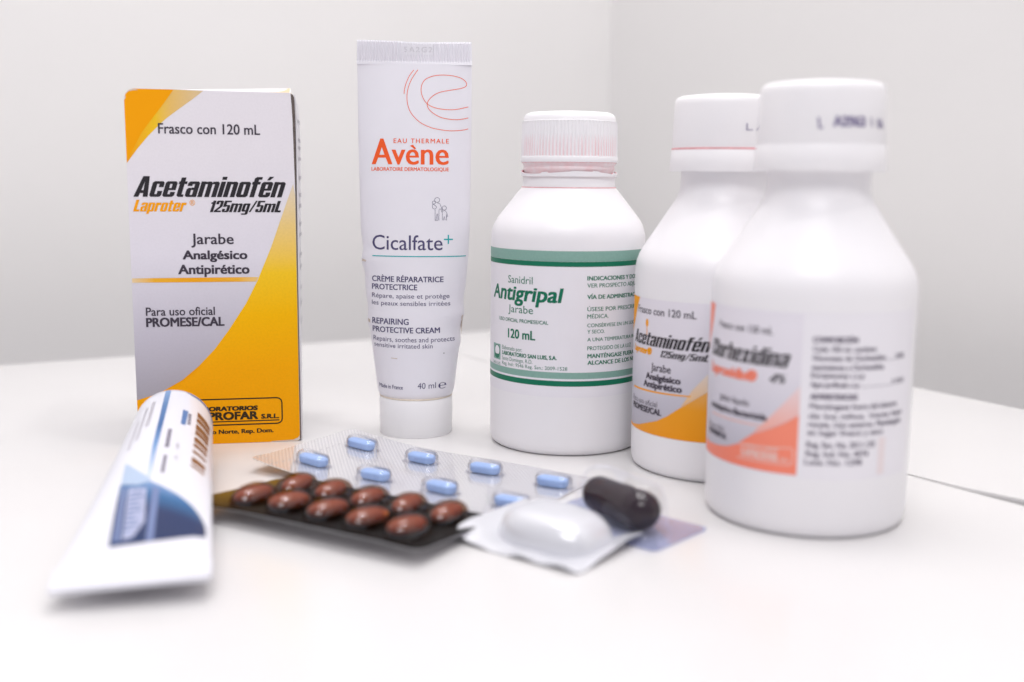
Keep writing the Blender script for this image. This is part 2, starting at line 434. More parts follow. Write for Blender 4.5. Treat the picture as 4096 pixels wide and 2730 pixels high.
# ---- heavy condensed block letters drawn as polygons (unit: cap height)
_s, _w, _xh, _h = 0.185, 0.46, 0.76, 0.13
def _R(x0, y0, x1, y1, cuts='', k=0.07):
    p = []
    p += [(x0, y0 + k), (x0 + k, y0)] if 'a' in cuts else [(x0, y0)]
    p += [(x1 - k, y0), (x1, y0 + k)] if 'b' in cuts else [(x1, y0)]
    p += [(x1, y1 - k), (x1 - k, y1)] if 'c' in cuts else [(x1, y1)]
    p += [(x0 + k, y1), (x0, y1 - k)] if 'd' in cuts else [(x0, y1)]
    return p
def _block():
    s, w, xh, h, R = _s, _w, _xh, _h, _R
    c = w - 2 * s
    bars = lambda top: [R(s, 0, w - s, h), R(s, top - h, w - s, top)]
    L = R(0, 0, s, xh, 'ad')
    g = {}
    g['o'] = (w, [L, R(w - s, 0, w, xh, 'bc')] + bars(xh))
    g['c'] = (w, [L, R(w - s, .47, w, xh, 'c'), R(w - s, 0, w, .29, 'b')] + bars(xh))
    g['e'] = (w, [L, R(w - s, .33, w, xh, 'c'), R(s, .33, w - s, .43), R(w - s, 0, w, .24, 'b')] + bars(xh))
    g['é'] = (w, g['e'][1] + [[(.17, .84), (.28, .84), (.42, 1.02), (.24, 1.02)]])
    g['a'] = (w, [R(w - s, 0, w, xh, 'c'), R(s, xh - h, w - s, xh), R(0, .54, s, xh, 'd'), R(0, 0, s, .44, 'ad'), R(s, 0, w - s, .10), R(s, .34, w - s, .46)])
    g['n'] = (w, [R(0, 0, s, xh), R(s, xh - .13, w - s, xh - .01), R(w - s, 0, w, xh, 'c')])
    g['h'] = (w, [R(0, 0, s, 1), R(s, xh - .13, w - s, xh - .01), R(w - s, 0, w, xh, 'c')])
    g['m'] = (3 * s + 2 * c, [R(0, 0, s, xh), R(s, xh - .13, s + c, xh - .01), R(s + c, 0, 2 * s + c, xh, 'c'), R(2 * s + c, xh - .13, 2 * s + 2 * c, xh - .01), R(2 * s + 2 * c, 0, 3 * s + 2 * c, xh, 'c')])
    g['i'] = (s, [R(0, 0, s, xh), R(0, .85, s, 1)])
    g['l'] = (s, [R(0, 0, s, 1)])
    g['t'] = (.33, [R(.05, 0, .05 + s, .95, 'a'), R(0, xh - .13, .05, xh), R(.05 + s, xh - .13, .33, xh), R(.05 + s, 0, .32, .12)])
    g['f'] = (.34, [R(.05, 0, .05 + s, 1, 'd'), R(0, xh - .13, .05, xh), R(.05 + s, xh - .13, .33, xh), R(.05 + s, .87, .35, 1)])
    g['r'] = (.36, [R(0, 0, s, xh), R(s, xh - .21, .36, xh)])
    g['p'] = (w, [R(0, -.22, s, xh), R(w - s, 0, w, xh, 'bc')] + bars(xh))
    g['d'] = (w, [L, R(w - s, 0, w, 1)] + bars(xh))
    g['g'] = (w, [R(0, .05, s, xh, 'ad'), R(s, .05, w - s, h + .05), R(s, xh - h, w - s, xh), R(w - s, -.22, w, xh, 'b'), R(.02, -.22, w - s, -.11, 'a')])
    g['x'] = (w, [[(0, 0), (s, 0), (w, xh), (w - s, xh)], [(0, xh), (s, xh), (w, 0), (w - s, 0)]])
    g['A'] = (.55, [[(0, 0), (.19, 0), (.215, .18), (.235, .32), (.275, .75), (.275, 1), (.15, 1)], [(.55, 0), (.40, 1), (.275, 1), (.275, .75), (.315, .32), (.335, .18), (.36, 0)], [(.215, .18), (.335, .18), (.315, .32), (.235, .32)]])
    g['C'] = (w, [R(0, 0, s, 1, 'ad'), R(w - s, .62, w, 1, 'c'), R(w - s, 0, w, .38, 'b')] + bars(1.0))
    g['L'] = (.41, [R(0, 0, s + .02, 1), R(s + .02, 0, .41, .16)])
    g['1'] = (.28, [R(.09, 0, .28, 1), R(0, .72, .09, .86)])
    g['2'] = (w, [R(w - s, .5, w, 1, 'c'), R(0, .68, s, 1, 'd'), R(s, 1 - h, w - s, 1), [(0, .13), (s, .13), (w, .5), (w - s, .5)], R(0, 0, w, .13)])
    g['4'] = (w, [R(w - s, 0, w, 1), R(0, .2, w - s, .34), [(0, .34), (.14, .34), (w - s, .85), (w - s, 1)]])
    g['5'] = (w, [R(0, .46, s, 1), R(s, 1 - h, w, 1), R(s, .50, w - s, .62), R(w - s, 0, w, .62, 'bc'), R(s, 0, w - s, .12), R(0, 0, s, .28, 'a')])
    g['/'] = (.36, [[(0, 0), (.12, 0), (.36, 1), (.24, 1)]])
    g['%'] = (.62, [R(0, .52, .12, 1, 'ad'), R(.17, .52, .29, 1, 'bc'), R(.12, .9, .17, 1), R(.12, .52, .17, .6), R(.33, 0, .45, .48, 'ad'), R(.50, 0, .62, .48, 'bc'), R(.45, .38, .50, .48), R(.45, 0, .50, .08), [(.12, 0), (.2, 0), (.5, 1), (.42, 1)]])
    return g
BLOCK = _block()

class Print:
    """collects flat pieces (x, z in mm, layer lift in mm) and lays them on a surface as one sheet of ink"""
    def __init__(self):
        self.v, self.f = [], []
    def add(self, pts, faces, lift=0.0):
        b = len(self.v)
        self.v += [(x, z, lift) for x, z in pts]
        self.f += [tuple(b + i for i in f) for f in faces]
    def poly(self, pts, lift=0.0):
        tris = tessellate_polygon([[Vector((x, z, 0)) for x, z in pts]])
        self.add(pts, [tuple(t) for t in tris], lift)
        return self
    def rect(self, x0, x1, z0, z1, lift=0.0):
        return self.poly([(x0, z0), (x1, z0), (x1, z1), (x0, z1)], lift)
    def text(self, s, x0, x1, zb, cap, bold=0.0, xh=None, boldz=None, shear=0.0, spacing=1.0, rot=None, lift=0.0, slope=0.0):
        vs, fs = glyphs(s, spacing)
        if not vs:
            return self
        sz = cap / CAPH
        if xh:
            k1, k2 = xh * CAPH / XH, (1 - xh) * CAPH / (CAPH - XH)
            vs = [(x, y * k1 if y <= XH else (xh * CAPH + (y - XH) * k2 if y <= CAPH else y)) for x, y in vs]
        pts = [(x + shear * y, y) for x, y in vs]
        lo, hi = min(p[0] for p in pts), max(p[0] for p in pts)
        bz = (bold * 0.45 if boldz is None else boldz)
        sx = max(0.05, (x1 - x0 - bold)) / (hi - lo)
        base = [((x - lo) * sx, y * sz) for x, y in pts]
        offs = [(0, 0)]
        if bold > 0:
            steps = max(2, int(math.ceil(bold / (0.06 * cap))) + 1)
            offs = [(bold * i / (steps - 1), j) for i in range(steps) for j in ((-bz / 2, 0, bz / 2) if bz > 0.22 else ((-bz / 2, bz / 2) if bz > 0 else (0,)))]
        for i, (dx, dz) in enumerate(offs):
            q = []
            for x, z in base:
                px, pz = x + dx, z + dz
                if rot is not None:
                    q.append((x0 + rot[0] * px - rot[1] * pz, zb + rot[1] * px + rot[0] * pz))
                else:
                    q.append((x0 + px, zb + pz + slope * px))
            self.add(q, fs, lift + 0.0035 * i)
        return self
    def block(self, s, x0, x1, zb, cap, shear=0.27, gap=0.045):
        ps, cx = [], 0.0
        for ch in s:
            wd, polys = BLOCK[ch]
            ps += [[(x + cx + shear * y, y) for x, y in q] for q in polys]
            cx += wd + gap
        lo = min(p[0] for q in ps for p in q); hi = max(p[0] for q in ps for p in q)
        sx = (x1 - x0) / (hi - lo)
        for i, q in enumerate(ps):
            self.poly([(x0 + (x - lo) * sx, zb + y * cap) for x, y in q], 0.002 * (i % 3))
        return self
    def stroke(self, pts, w, lift=0.0, closed=False, sub=5):
        P = []
        n = len(pts)
        rng = n if closed else n - 1
        for i in range(rng):
            p0 = pts[(i - 1) % n] if (closed or i > 0) else pts[i]
            p1, p2 = pts[i], pts[(i + 1) % n]
            p3 = pts[(i + 2) % n] if (closed or i + 2 < n) else p2
            for k in range(sub):
                t = k / sub
                P.append(tuple(0.5 * ((2 * p1[d]) + (-p0[d] + p2[d]) * t + (2 * p0[d] - 5 * p1[d] + 4 * p2[d] - p3[d]) * t * t + (-p0[d] + 3 * p1[d] - 3 * p2[d] + p3[d]) * t ** 3) for d in (0, 1)))
        if not closed:
            P.append(pts[-1])
        L, R = [], []
        m_ = len(P)
        for i in range(m_):
            a, b = (P[i - 1], P[(i + 1) % m_]) if closed else (P[max(0, i - 1)], P[min(m_ - 1, i + 1)])
            d = Vector((b[0] - a[0], b[1] - a[1]))
            d = d.normalized() if d.length > 1e-9 else Vector((1, 0))
            L.append((P[i][0] - d.y * w / 2, P[i][1] + d.x * w / 2)); R.append((P[i][0] + d.y * w / 2, P[i][1] - d.x * w / 2))
        fs = [(i, i + 1, m_ + i + 1, m_ + i) for i in range(m_ - 1)]
        if closed:
            fs.append((m_ - 1, 0, m_, 2 * m_ - 1))
        self.add(L + R, fs, lift)
        return self
    def circle(self, cx, cz, r, w, lift=0.0):
        return self.stroke([(cx + r * math.cos(t * math.pi / 6), cz + r * math.sin(t * math.pi / 6)) for t in range(12)], w, lift, closed=True, sub=3)
    def disc(self, cx, cz, r, lift=0.0, rz=None):
        return self.poly([(cx + r * math.cos(t * math.pi / 10), cz + (rz or r) * math.sin(t * math.pi / 10)) for t in range(20)], lift)
    def lay(self, name, surface, m, parent, base=0.05, stepx=None, stepz=None, label=None):
        bm = bmesh.new()
        vv = [bm.verts.new(v) for v in self.v]
        for f in self.f:
            try:
                bm.faces.new([vv[i] for i in f])
            except ValueError:
                pass
        for st, ax in ((stepx, 0), (stepz, 1)):
            if st:
                lo = min(v.co[ax] for v in bm.verts); hi = max(v.co[ax] for v in bm.verts)
                k = math.floor(lo / st) + 1
                while k * st < hi:
                    no = Vector((1, 0, 0)) if ax == 0 else Vector((0, 1, 0))
                    bmesh.ops.bisect_plane(bm, geom=bm.verts[:] + bm.edges[:] + bm.faces[:], plane_co=no * (k * st), plane_no=no)
                    k += 1
        ul = bm.loops.layers.uv.new('print')
        for f in bm.faces:
            for lp in f.loops:
                lp[ul].uv = (lp.vert.co.x, lp.vert.co.y)
        for v in bm.verts:
            v.co = surface(v.co.x, v.co.y, base + v.co.z)
        bm.normal_update()
        me = bpy.data.meshes.new(name)
        bm.to_mesh(me)
        bm.free()
        o = wrap(name, me, m, parent)
        if label:
            o['label'] = label
        return o

# ================================================================ the setting
CORNER = (0.0557, 0.6506)
e_left = Vector((math.cos(math.radians(29.85)), math.sin(math.radians(29.85))))      # runs along the left wall
e_right = Vector((math.cos(math.radians(-59.9)), math.sin(math.radians(-59.9))))     # runs along the right wall
PJ, P0 = (-0.0632, 0.5823), (-0.0215, 0.5205)
near_edge = [PJ, P0, (0.1172, 0.3141), (0.1382, 0.2837), (0.300, 0.050)]
far_edge = [(PJ[0] + 0.0003, PJ[1] + 0.0002), (P0[0] + 0.0003, P0[1] + 0.0002), (0.1177, 0.3150), (0.1290, 0.3003), (0.1412, 0.2884), (0.310, 0.062)]
lx = lambda x: CORNER[1] + (x - CORNER[0]) * math.tan(math.radians(29.85))
rx = lambda x: CORNER[1] + (x - CORNER[0]) * math.tan(math.radians(-59.9))
table = slab('table_top', near_edge + [(0.300, -0.55), (-0.75, -0.55), (-0.75, lx(-0.75))], -0.022, 0.0, M['table'], None, bev=0.0004)
tag(table, 'white laminate table top under the medicines', None, None, 'structure')
slab('board', far_edge + [(0.36, 0.062), (0.36, rx(0.36)), CORNER], -0.022, 0.0, M['table'], table, bev=0.0004)

k = 1.16
WC = Vector((CORNER[0] * k, CORNER[1] * k))
nl = Vector((-e_left.y, e_left.x)); nr = Vector((-e_right.y, e_right.x))
a = WC - e_left * 1.3
wl = slab('wall_left', [tuple(a), tuple(WC), tuple(WC + nl * 0.1), tuple(a + nl * 0.1)], -0.75, 1.6, M['wall'])
tag(wl, 'pale grey painted wall behind the box and the tube', None, None, 'structure')
b = WC + e_right * 1.3
wr = slab('wall_right', [tuple(WC), tuple(b), tuple(b + nr * 0.1), tuple(WC + nr * 0.1)], -0.75, 1.6, M['wall'])
tag(wr, 'pale grey painted wall behind the two bottles', None, None, 'structure')
fl = slab('floor', [(-1.2, -0.8), (0.9, -0.8), (0.9, 1.0), (-1.2, 1.0)], -0.78, -0.752, M['floor'])
tag(fl, 'dim floor below the table edge', None, None, 'structure')

# ================================================================ yellow carton
def build_box():
    BW, BH, BD = 50.6, 112.0, 47.0
    t = thing('medicine_carton', 'tall silver and yellow carton printed Acetaminofén standing behind the lying tube', 'box', (-0.1189, 0.3393, 0), math.radians(10.98))
    # panels of thin board; the front panel has a crushed upper corner
    front = [(0, 0.25), (0.5, 0), (BW - 0.6, 0), (BW, 0.5)] + [(BW - 0.02 * 0, 40), (BW + 0.05, 80), (BW - 0.35, 104), (BW - 0.75, 111.3), (BW - 1.2, 111.75), (30, 111.75), (14, 112.0), (2.6, 112.0), (1.5, 111.6), (0.75, 110.8), (0.25, 109.8), (0, 108.2)]
    fp = panel('front_panel', front, 0.0, 0.42, M['box_front'], t)
    panel('left_panel', [(0, 0.2), (0.42, 0.2), (0.42, 110.5), (0, 109.5)], 0.43, BD, M['card'], t)
    panel('back_panel', [(0.45, 0.2), (BW - 0.45, 0.2), (BW - 0.45, 111.6), (0.45, 111.6)], BD - 0.45, BD - 0.03, M['card'], t)
    # right panel stands a hair proud and leaves a dark slit beside the front panel
    vs, fs = [], []
    zs = [0.3, 20, 50, 80, 95, 104, 109, 111.2]
    gap = [0.28, 0.22, 0.25, 0.35, 0.5, 0.75, 1.0, 0.7]
    out = [0.35, 0.55, 0.75, 1.25, 1.55, 1.35, 0.9, 0.35]
    for z, g, o_ in zip(zs, gap, out):
        for x, y in ((BW + o_ * 0.35 + 0.1, 0.3 + g), (BW + o_ * 0.35 + 0.5, 0.35 + g), (BW + o_ + 0.5, BD * 0.5), (BW + 0.3, BD), (BW - 0.1, BD), (BW + o_ - 0.15, BD * 0.5)):
            vs.append((x * mm, y * mm, z * mm))
    for j in range(len(zs) - 1):
        for q in range(6):
            a_, b_ = j * 6 + q, j * 6 + (q + 1) % 6
            fs.append((a_, b_, b_ + 6, a_ + 6))
    fs += [tuple(range(5, -1, -1)), tuple(range(len(vs) - 6, len(vs)))]
    rp = obj('right_panel', vs, fs, M['card'], t)
    # dark strip along the front panel's board edge, painting the slit's shade
    panel('slit_shade_edge', [(BW - 0.04, 0.8), (BW + 0.34, 0.8), (BW + 0.32, 60), (BW + 0.38, 90), (BW + 0.45, 104), (BW + 0.3, 110.4), (BW - 0.1, 111.2), (BW - 0.9, 111.5), (BW - 0.5, 108), (BW - 0.40, 104), (BW + 0.0, 80)], 0.10, 0.40, M['slit_shade'], t)
    # tuck flap raised at the back
    fz = [((1.2, 0.6, 111.6)), ((BW - 0.8, 0.6, 111.5)), ((BW - 0.9, BD - 2, 116.4)), ((4.0, BD - 2, 114.4))]
    vs = [(x * mm, y * mm, z * mm) for x, y, z in fz] + [(x * mm, y * mm, (z - 0.42) * mm) for x, y, z in fz]
    fs = [(0, 1, 2, 3), (7, 6, 5, 4), (0, 4, 5, 1), (1, 5, 6, 2), (2, 6, 7, 3), (3, 7, 4, 0)]
    fp2 = obj('tuck_flap', vs, fs, M['card'], t)
    def flap(x, z, off):   # u across, v depth (mm) on the sloping flap
        u = (x - 1.2) / (BW - 2.0); v = z / (BD - 2.6)
        fzv = [Vector(p) for p in fz]
        p = fzv[0] * (1 - u) * (1 - v) + fzv[1] * u * (1 - v) + fzv[2] * u * v + fzv[3] * (1 - u) * v
        return Vector((p.x, p.y, p.z + off)) * mm
    Print().poly([(36, 4), (49.4, 2), (49.6, 44), (33, 44)]).lay('yellow_print', flap, M['box_tan'], fp2, 0.05, 4, 4)
    pr = Print()
    for i in range(14):
        x = 16 + i * 1.6
        if i % 5 != 3:
            pr.rect(x, x + 1.1, 16, 24); pr.rect(x + 0.4, x + 1.4, 31, 38)
    pr.lay('printed_marks', flap, M['ink_pale'], fp2, 0.05, 4, 4)
    # dust flap edge under the tuck flap
    vs = [(BW - 8, 0.7, 110.9), (BW - 0.9, 0.7, 110.9), (BW - 0.4, 20, 111.8), (BW - 0.6, 22, 113.4), (BW - 7, 22, 112.9)]
    vs = [tuple(c * mm for c in v) for v in vs]
    obj('dust_flap', vs, [(0, 1, 2, 3, 4)], M['card_raw'], t)
    # bare fibre at worn corners
    def face(x, z, off):
        return Vector((x, -off, z)) * mm
    Print().poly([(0.35, 110.3), (0.8, 110.5), (1.5, 111.15), (2.9, 111.45), (4.2, 111.5), (3.6, 111.8), (2.4, 111.85), (1.5, 111.45), (0.8, 110.75)]).lay('worn_corner', face, M['card_raw'], fp, 0.13)
    Print().poly([(0.1, 108.6), (0.45, 108.9), (0.6, 109.8), (0.35, 109.6)]).lay('worn_corner', face, M['card_raw'], fp, 0.13)
    Print().poly([(BW - 0.15, 0.65), (BW - 0.1, 2.0), (BW - 0.7, 1.2), (BW - 2.2, 0.55), (BW - 9.5, 0.28), (BW - 9, 0.12), (BW - 0.75, 0.12)]).lay('worn_corner', face, M['card_raw'], fp, 0.13)
    # ---- yellow sweep
    sweep = [(50.07, 83.57), (48.29, 78.77), (45.78, 71.88), (42.8, 63.6), (38.33, 53.06), (34.51, 45.6), (28.99, 37.22), (24.36, 31.01), (20.15, 26.61), (16.83, 22.88), (11.89, 20.06), (6.6, 17.08), (0.05, 15.17)]
    Print().poly(sweep + [(0.05, 0.4), (0.55, 0.08), (BW - 0.7, 0.08), (BW - 0.08, 0.6), (BW - 0.05, 40), (BW + 0.0, 80)]).lay('yellow_sweep', face, M['box_yellow'], fp, 0.04, 5, 4)
    Print().poly([(6.6, 17.0), (16.83, 22.75), (20.15, 26.4), (13, 20.4), (8, 17.3)]).lay('orange_sliver', face, M['ink_orange'], fp, 0.07)  # sliver of orange ink along the edge of the sweep
    outer = [(23.43, 111.7), (20.15, 109.11), (16.18, 106.21), (12.24, 103.23), (9.73, 100.9), (6.6, 97.75), (3.25, 93.77), (0.06, 89.5)]
    corner = [(0.06, 108.2), (0.3, 109.7), (0.8, 110.7), (1.55, 111.55), (2.6, 111.92), (14.0, 111.92)]
    Print().poly(outer + corner).lay('corner_sweep', face, M['box_tan'], fp, 0.04, 3, 4)
    Print().poly([(14.63, 111.88), (11.08, 106.96), (7.41, 102.31), (4.71, 98.67), (2.2, 94.0), (0.07, 90.2)] + corner[:-1]).lay('corner_block', face, M['ink_orange'], fp, 0.08)
    # orange rule with faded ends
    M['rule'] = ramp_mat('orange_rule_print', [(0, (0.80, 0.62, 0.36)), (0.18, (0.88, 0.44, 0.02)), (0.5, (0.90, 0.38, 0.0)), (0.85, (0.88, 0.44, 0.03)), (1, (0.86, 0.58, 0.22))], 'X', 0, 38)
    Print().poly([(0.1, 52.6), (37.9, 52.6), (38.55, 54.05), (0.1, 53.95)]).lay('orange_rule', face, M['rule'], fp, 0.07, 4)
    p = Print()
    p.block('Acetaminofén', 1.55, 47.79, 79.26, 6.30)
    p.block('125mg/5mL', 24.28, 46.17, 74.58, 3.57)
    p.lay('lettering', face, M['ink'], fp, 0.09)
    p = Print()
    p.text('Frasco con 120 mL', 9.65, 40.26, 98.62, 3.07, bold=0.12)
    p.lay('lettering', face, M['ink_soft'], fp, 0.09)
    p = Print()
    p.text('Jarabe', 18.30, 31.27, 64.59, 3.23, bold=0.15)
    p.text('Analgésico', 15.56, 35.36, 59.86, 2.65, bold=0.3)
    p.text('Antipirético', 14.05, 35.90, 55.22, 2.82, bold=0.3)
    p.lay('lettering', face, M['ink_soft'], fp, 0.09)
    p = Print()
    p.text('Para uso oficial', 3.82, 24.82, 42.12, 2.57, bold=0.1)
    p.text('PROMESE/CAL', 3.75, 27.68, 38.63, 2.74, bold=0.3)
    p.lay('lettering', face, M['ink_soft'], fp, 0.09)
    Print().block('Laproter', 1.28, 17.41, 74.74, 3.57).text('®', 18.22, 19.88, 76.61, 1.66).lay('lettering', face, M['ink_orange'], fp, 0.09)
    # firm's mark in the yellow foot
    p = Print()
    x0, x1, z0, z1, r = 7.5, 45.0, 6.2, 14.7, 1.6
    ring = []
    for cx, cz, a0 in ((x1 - r, z1 - r, 0), (x0 + r, z1 - r, 90), (x0 + r, z0 + r, 180), (x1 - r, z0 + r, 270)):
        for i in range(4):
            an = math.radians(a0 + i * 30)
            ring.append((cx + r * math.cos(an), cz + r * math.sin(an)))
    p.stroke(ring, 0.42, closed=True, sub=1)
    p.stroke([(9.5, 7.3), (44.1, 7.3)], 0.36, sub=1)
    p.text('LABORATORIOS', 17.2, 37.29, 10.90, 1.33, bold=0.34, boldz=0.16, shear=0.06)
    p.text('LAPROFAR', 16.8, 37.37, 7.95, 2.40, bold=0.38, boldz=0.24)
    p.text('S.R.L.', 38.26, 44.05, 7.98, 1.41, bold=0.28, boldz=0.12, shear=0.05)
    p.text('Domingo Norte, Rep. Dom.', 15.3, 42.12, 3.31, 1.36, bold=0.2, boldz=0.05)
    p.lay('lettering', face, M['ink_brown'], fp, 0.09)
    # faint print on the right panel, seen at a glancing angle
    def side(x, z, off):
        b_ = 0.4 + 1.1 * max(0, 1 - abs(z - 90) / 60)
        return Vector((BW + 0.60 + b_ * 0.7 * min(1, x / 20) + off, x, z)) * mm
    p = Print()
    for z in (104, 98, 95.5, 92, 86, 80.5, 77, 71, 67.5, 61, 57, 50, 45, 39):
        for q in range(3):
            p.rect(6 + q * 5, 10 + q * 5, z - random.uniform(0.9, 1.6), z)
    p.lay('printed_marks', side, M['ink_pale'], rp, 0.45, 3)
build_box()

# ================================================================ standing cream tube
AVZ = [0, 12.6, 16, 39, 58, 70, 100, 124, 130]
AVA = [12.3, 12.5, 13.1, 15.9, 17.6, 18.2, 18.65, 18.7, 18.5]
AVB = [11.8, 11.8, 11.8, 10.0, 8.0, 6.7, 3.6, 0.9, 0.6]
def interp(x, xs, ys):
    if x <= xs[0]: return ys[0]
    for i in range(len(xs) - 1):
        if x <= xs[i + 1]:
            t = (x - xs[i]) / (xs[i + 1] - xs[i])
            return ys[i] + (ys[i + 1] - ys[i]) * t
    return ys[-1]
def bump1(z, c, w):
    return math.exp(-((z - c) / w) ** 2)
def av_a(z, side):
    a = interp(z, AVZ, AVA)
    if side < 0:
        a += 0.55 * bump1(z, 58.5, 2.2) - 0.35 * bump1(z, 63, 3) - 0.3 * bump1(z, 54, 3) + 0.45 * bump1(z, 38.5, 1.8) - 0.25 * bump1(z, 43, 2.5)
    else:
        a += 0.45 * bump1(z, 40.5, 1.8) - 0.4 * bump1(z, 36, 2.5) - 0.3 * bump1(z, 46, 3) + 0.35 * bump1(z, 31, 1.5)
    return a
def av_surf(x, z, off):
    s = -1 if x < 0 else 1
    a, b = av_a(z, s), interp(z, AVZ, AVB)
    u = max(-0.995, min(0.995, x / a))
    y = -b * math.sqrt(1 - u * u)
    n = Vector((u / a, -math.sqrt(1 - u * u) / max(b, 2.0), 0)).normalized()
    return (Vector((x, y, z)) + n * off) * mm

def build_cream_tube():
    t = thing('cream_tube', 'white cream tube lettered Avène standing on its cap beside the yellow carton', 'tube', (-0.0326, 0.3653, 0))
    n = 72
    zs = [13.0, 13.6, 14.6, 16] + [16 + (122.5 - 16) * i / 60 for i in range(1, 61)]
    vs, fs = [], []
    for z in zs:
        b = interp(z, AVZ, AVB)
        sh = 1.0 if z > 14.4 else (0.965 if z < 13.3 else 0.985)
        for q in range(n):
            an = 2 * math.pi * q / n
            x = math.sin(an)
            a = av_a(z, -1 if x < 0 else 1)
            vs.append((a * sh * x * mm, -b * sh * math.cos(an) * mm, z * mm))
    for j in range(len(zs) - 1):
        for q in range(n):
            a_, b_ = j * n + q, j * n + (q + 1) % n
            fs.append((a_, b_, b_ + n, a_ + n))
    fs += [tuple(range(n - 1, -1, -1)), tuple(range(len(vs) - n, len(vs)))]
    body = obj('body', vs, fs, M['tube'], t, True, auto=60)
    # pressed seal with upright ridges, slightly tilted and waved
    vs, fs = [], []
    nx = 260
    rows = [(122.2, 0.9, 0), (123.0, 0.75, 0), (123.5, 0.55, 1), (129.3, 0.5, 1), (129.9, 0.4, 0)]
    for sgn in (-1, 1):
        for z, th, rd in rows:
            for i in range(nx + 1):
                u = -1 + 2 * i / nx
                x = u * (18.75 if z < 124 else 18.6)
                ridge = 0.42 * max(0, math.sin(i / nx * 2 * math.pi * 42)) * rd
                if -3.6 < x < 6.2 and rd and z > 125:
                    ridge *= 0.25
                if sgn > 0: ridge = 0
                zz = z - 0.35 * (u + 1) / 2 * (z - 122) / 8 - 0.35 * math.exp(-((u - 0.1) / 0.5) ** 2) * (z - 122) / 8
                y = sgn * (th + ridge) + 0.5 * math.sin(u * 2.2) * (z - 122) / 8
                vs.append((x * mm, y * mm, zz * mm))
    R, Cn = len(rows), nx + 1
    for s in (0, 1):
        for j in range(R - 1):
            for i in range(nx):
                a_ = s * R * Cn + j * Cn + i
                f = (a_, a_ + 1, a_ + 1 + Cn, a_ + Cn)
                fs.append(f if s == 0 else f[::-1])
    off = R * Cn
    for i in range(nx):
        a_ = (R - 1) * Cn + i
        fs.append((a_, a_ + 1, off + a_ + 1, off + a_))
        fs.append((off + i, off + i + 1, i + 1, i))
    for i in (0, nx):
        for j in range(R - 1):
            a_ = j * Cn + i
            f = (a_, a_ + Cn, off + a_ + Cn, off + a_)
            fs.append(f if i == 0 else f[::-1])
    crimp = obj('crimped_seal', vs, fs, M['tube'], t)
    def seal(x, z, o_):
        return Vector((x, -(0.62 + o_) + 0.5 * math.sin(x / 18.6 * 2.2) * (z - 122) / 8, z)) * mm
    Print().text('5A2G2', -3.42, 5.94, 126.2, 1.6, spacing=1.35, bold=0.2).lay('embossed_code', seal, M['emboss_shade'], crimp, 0.06)
    Print().rect(-3.6, 6.2, 125.2, 128.3).lay('smooth_patch', seal, M['tube'], crimp, 0.02, 1.0)
    lathe('screw_cap', [(0.001, 0.35), (11.2, 0.35), (11.6, 0.0), (12.15, 0.0), (12.3, 0.3), (12.45, 12.2), (12.2, 12.75), (11.8, 13.0), (6, 13.0)], M['tube_cap'], t, 96)
    lathe('seam', [(12.0, 12.7), (12.32, 12.8), (12.32, 13.15), (11.9, 13.2)], M['card_raw'], t, 96)
    # prints
    p = Print()
    p.stroke([(-0.09, 120.43), (-1.48, 118.66), (-2.51, 116.43), (-3.1, 114.39), (-3.26, 112.72)], 0.2)
    p.stroke([(1.21, 120.52), (-0.6, 117.83), (-1.82, 115.04), (-2.33, 111.97), (-1.95, 108.91), (-0.73, 106.3), (1.9, 103.7), (5.38, 102.03), (8.87, 101.29), (12.32, 101.01), (15.78, 101.29), (17.59, 101.75)], 0.2)
    p.stroke([(17.64, 108.81), (14.03, 107.98), (11.61, 107.79), (8.81, 107.98), (6.05, 108.63), (3.95, 109.93), (2.73, 111.97), (2.27, 113.92), (2.54, 115.78), (3.58, 117.36), (5.65, 118.38), (8.07, 118.85), (10.84, 118.85), (13.63, 118.48), (15.86, 117.64), (17.03, 116.34), (16.58, 115.23), (14.66, 114.57), (11.55, 114.02), (8.44, 113.37), (6.37, 112.34), (4.83, 110.86), (4.29, 109.28), (5.01, 107.7), (6.74, 106.3), (8.84, 105.28), (11.61, 104.72), (14.03, 104.63), (16.1, 104.91), (17.64, 105.28)], 0.2)
    p.lay('orange_line_drawing', av_surf, M['ink_red'], body, 0.05, 1.2)
    p = Print()
    p.text('EAU THERMALE', -6.63, 11.37, 96.92, 1.45, spacing=1.25, bold=0.05)
    p.text('Avene', -13.92, 11.39, 90.04, 8.25, bold=0.36, boldz=0.0, xh=0.575)
    p.poly([(-1.3, 96.1), (-0.25, 96.4), (0.75, 95.2), (0.35, 94.9)])
    p.text('LABORATOIRE DERMATOLOGIQUE', -14.00, 11.42, 87.95, 1.15, bold=0.07)
    p.lay('lettering', av_surf, M['ink_red'], body, 0.05, 1.5)
    p = Print()
    p.text('Cicalfate', -13.76, 9.51, 62.31, 4.74, bold=0.06, boldz=0)
    p.text('CRÈME RÉPARATRICE', -13.95, 9.85, 51.85, 1.77, bold=0.11)
    p.text('PROTECTRICE', -14.00, 1.34, 49.25, 1.77, bold=0.11)
    p.text('Répare, apaise et protège', -14.00, 11.77, 46.51, 1.49)
    p.text('les peaux sensibles irritées', -14.05, 12.03, 44.09, 1.49)
    p.text('REPAIRING', -14.00, -1.40, 37.87, 1.9, bold=0.11)
    p.text('PROTECTIVE CREAM', -13.92, 8.73, 35.13, 1.8, bold=0.11)
    p.text('Repairs, soothes and protects', -13.71, 13.39, 32.15, 1.58)
    p.text('sensitive irritated skin', -13.44, 6.42, 30.11, 1.49)
    p.text('Made in France', -11.74, -3.34, 16.45, 1.30, bold=0.04)
    p.text('40 ml', 1.56, 7.46, 16.77, 1.95)
    p.text('℮', 8.23, 10.73, 16.40, 2.6)
    p.lay('lettering', av_surf, M['ink_violet'], body, 0.05, 1.5)
    p = Print()
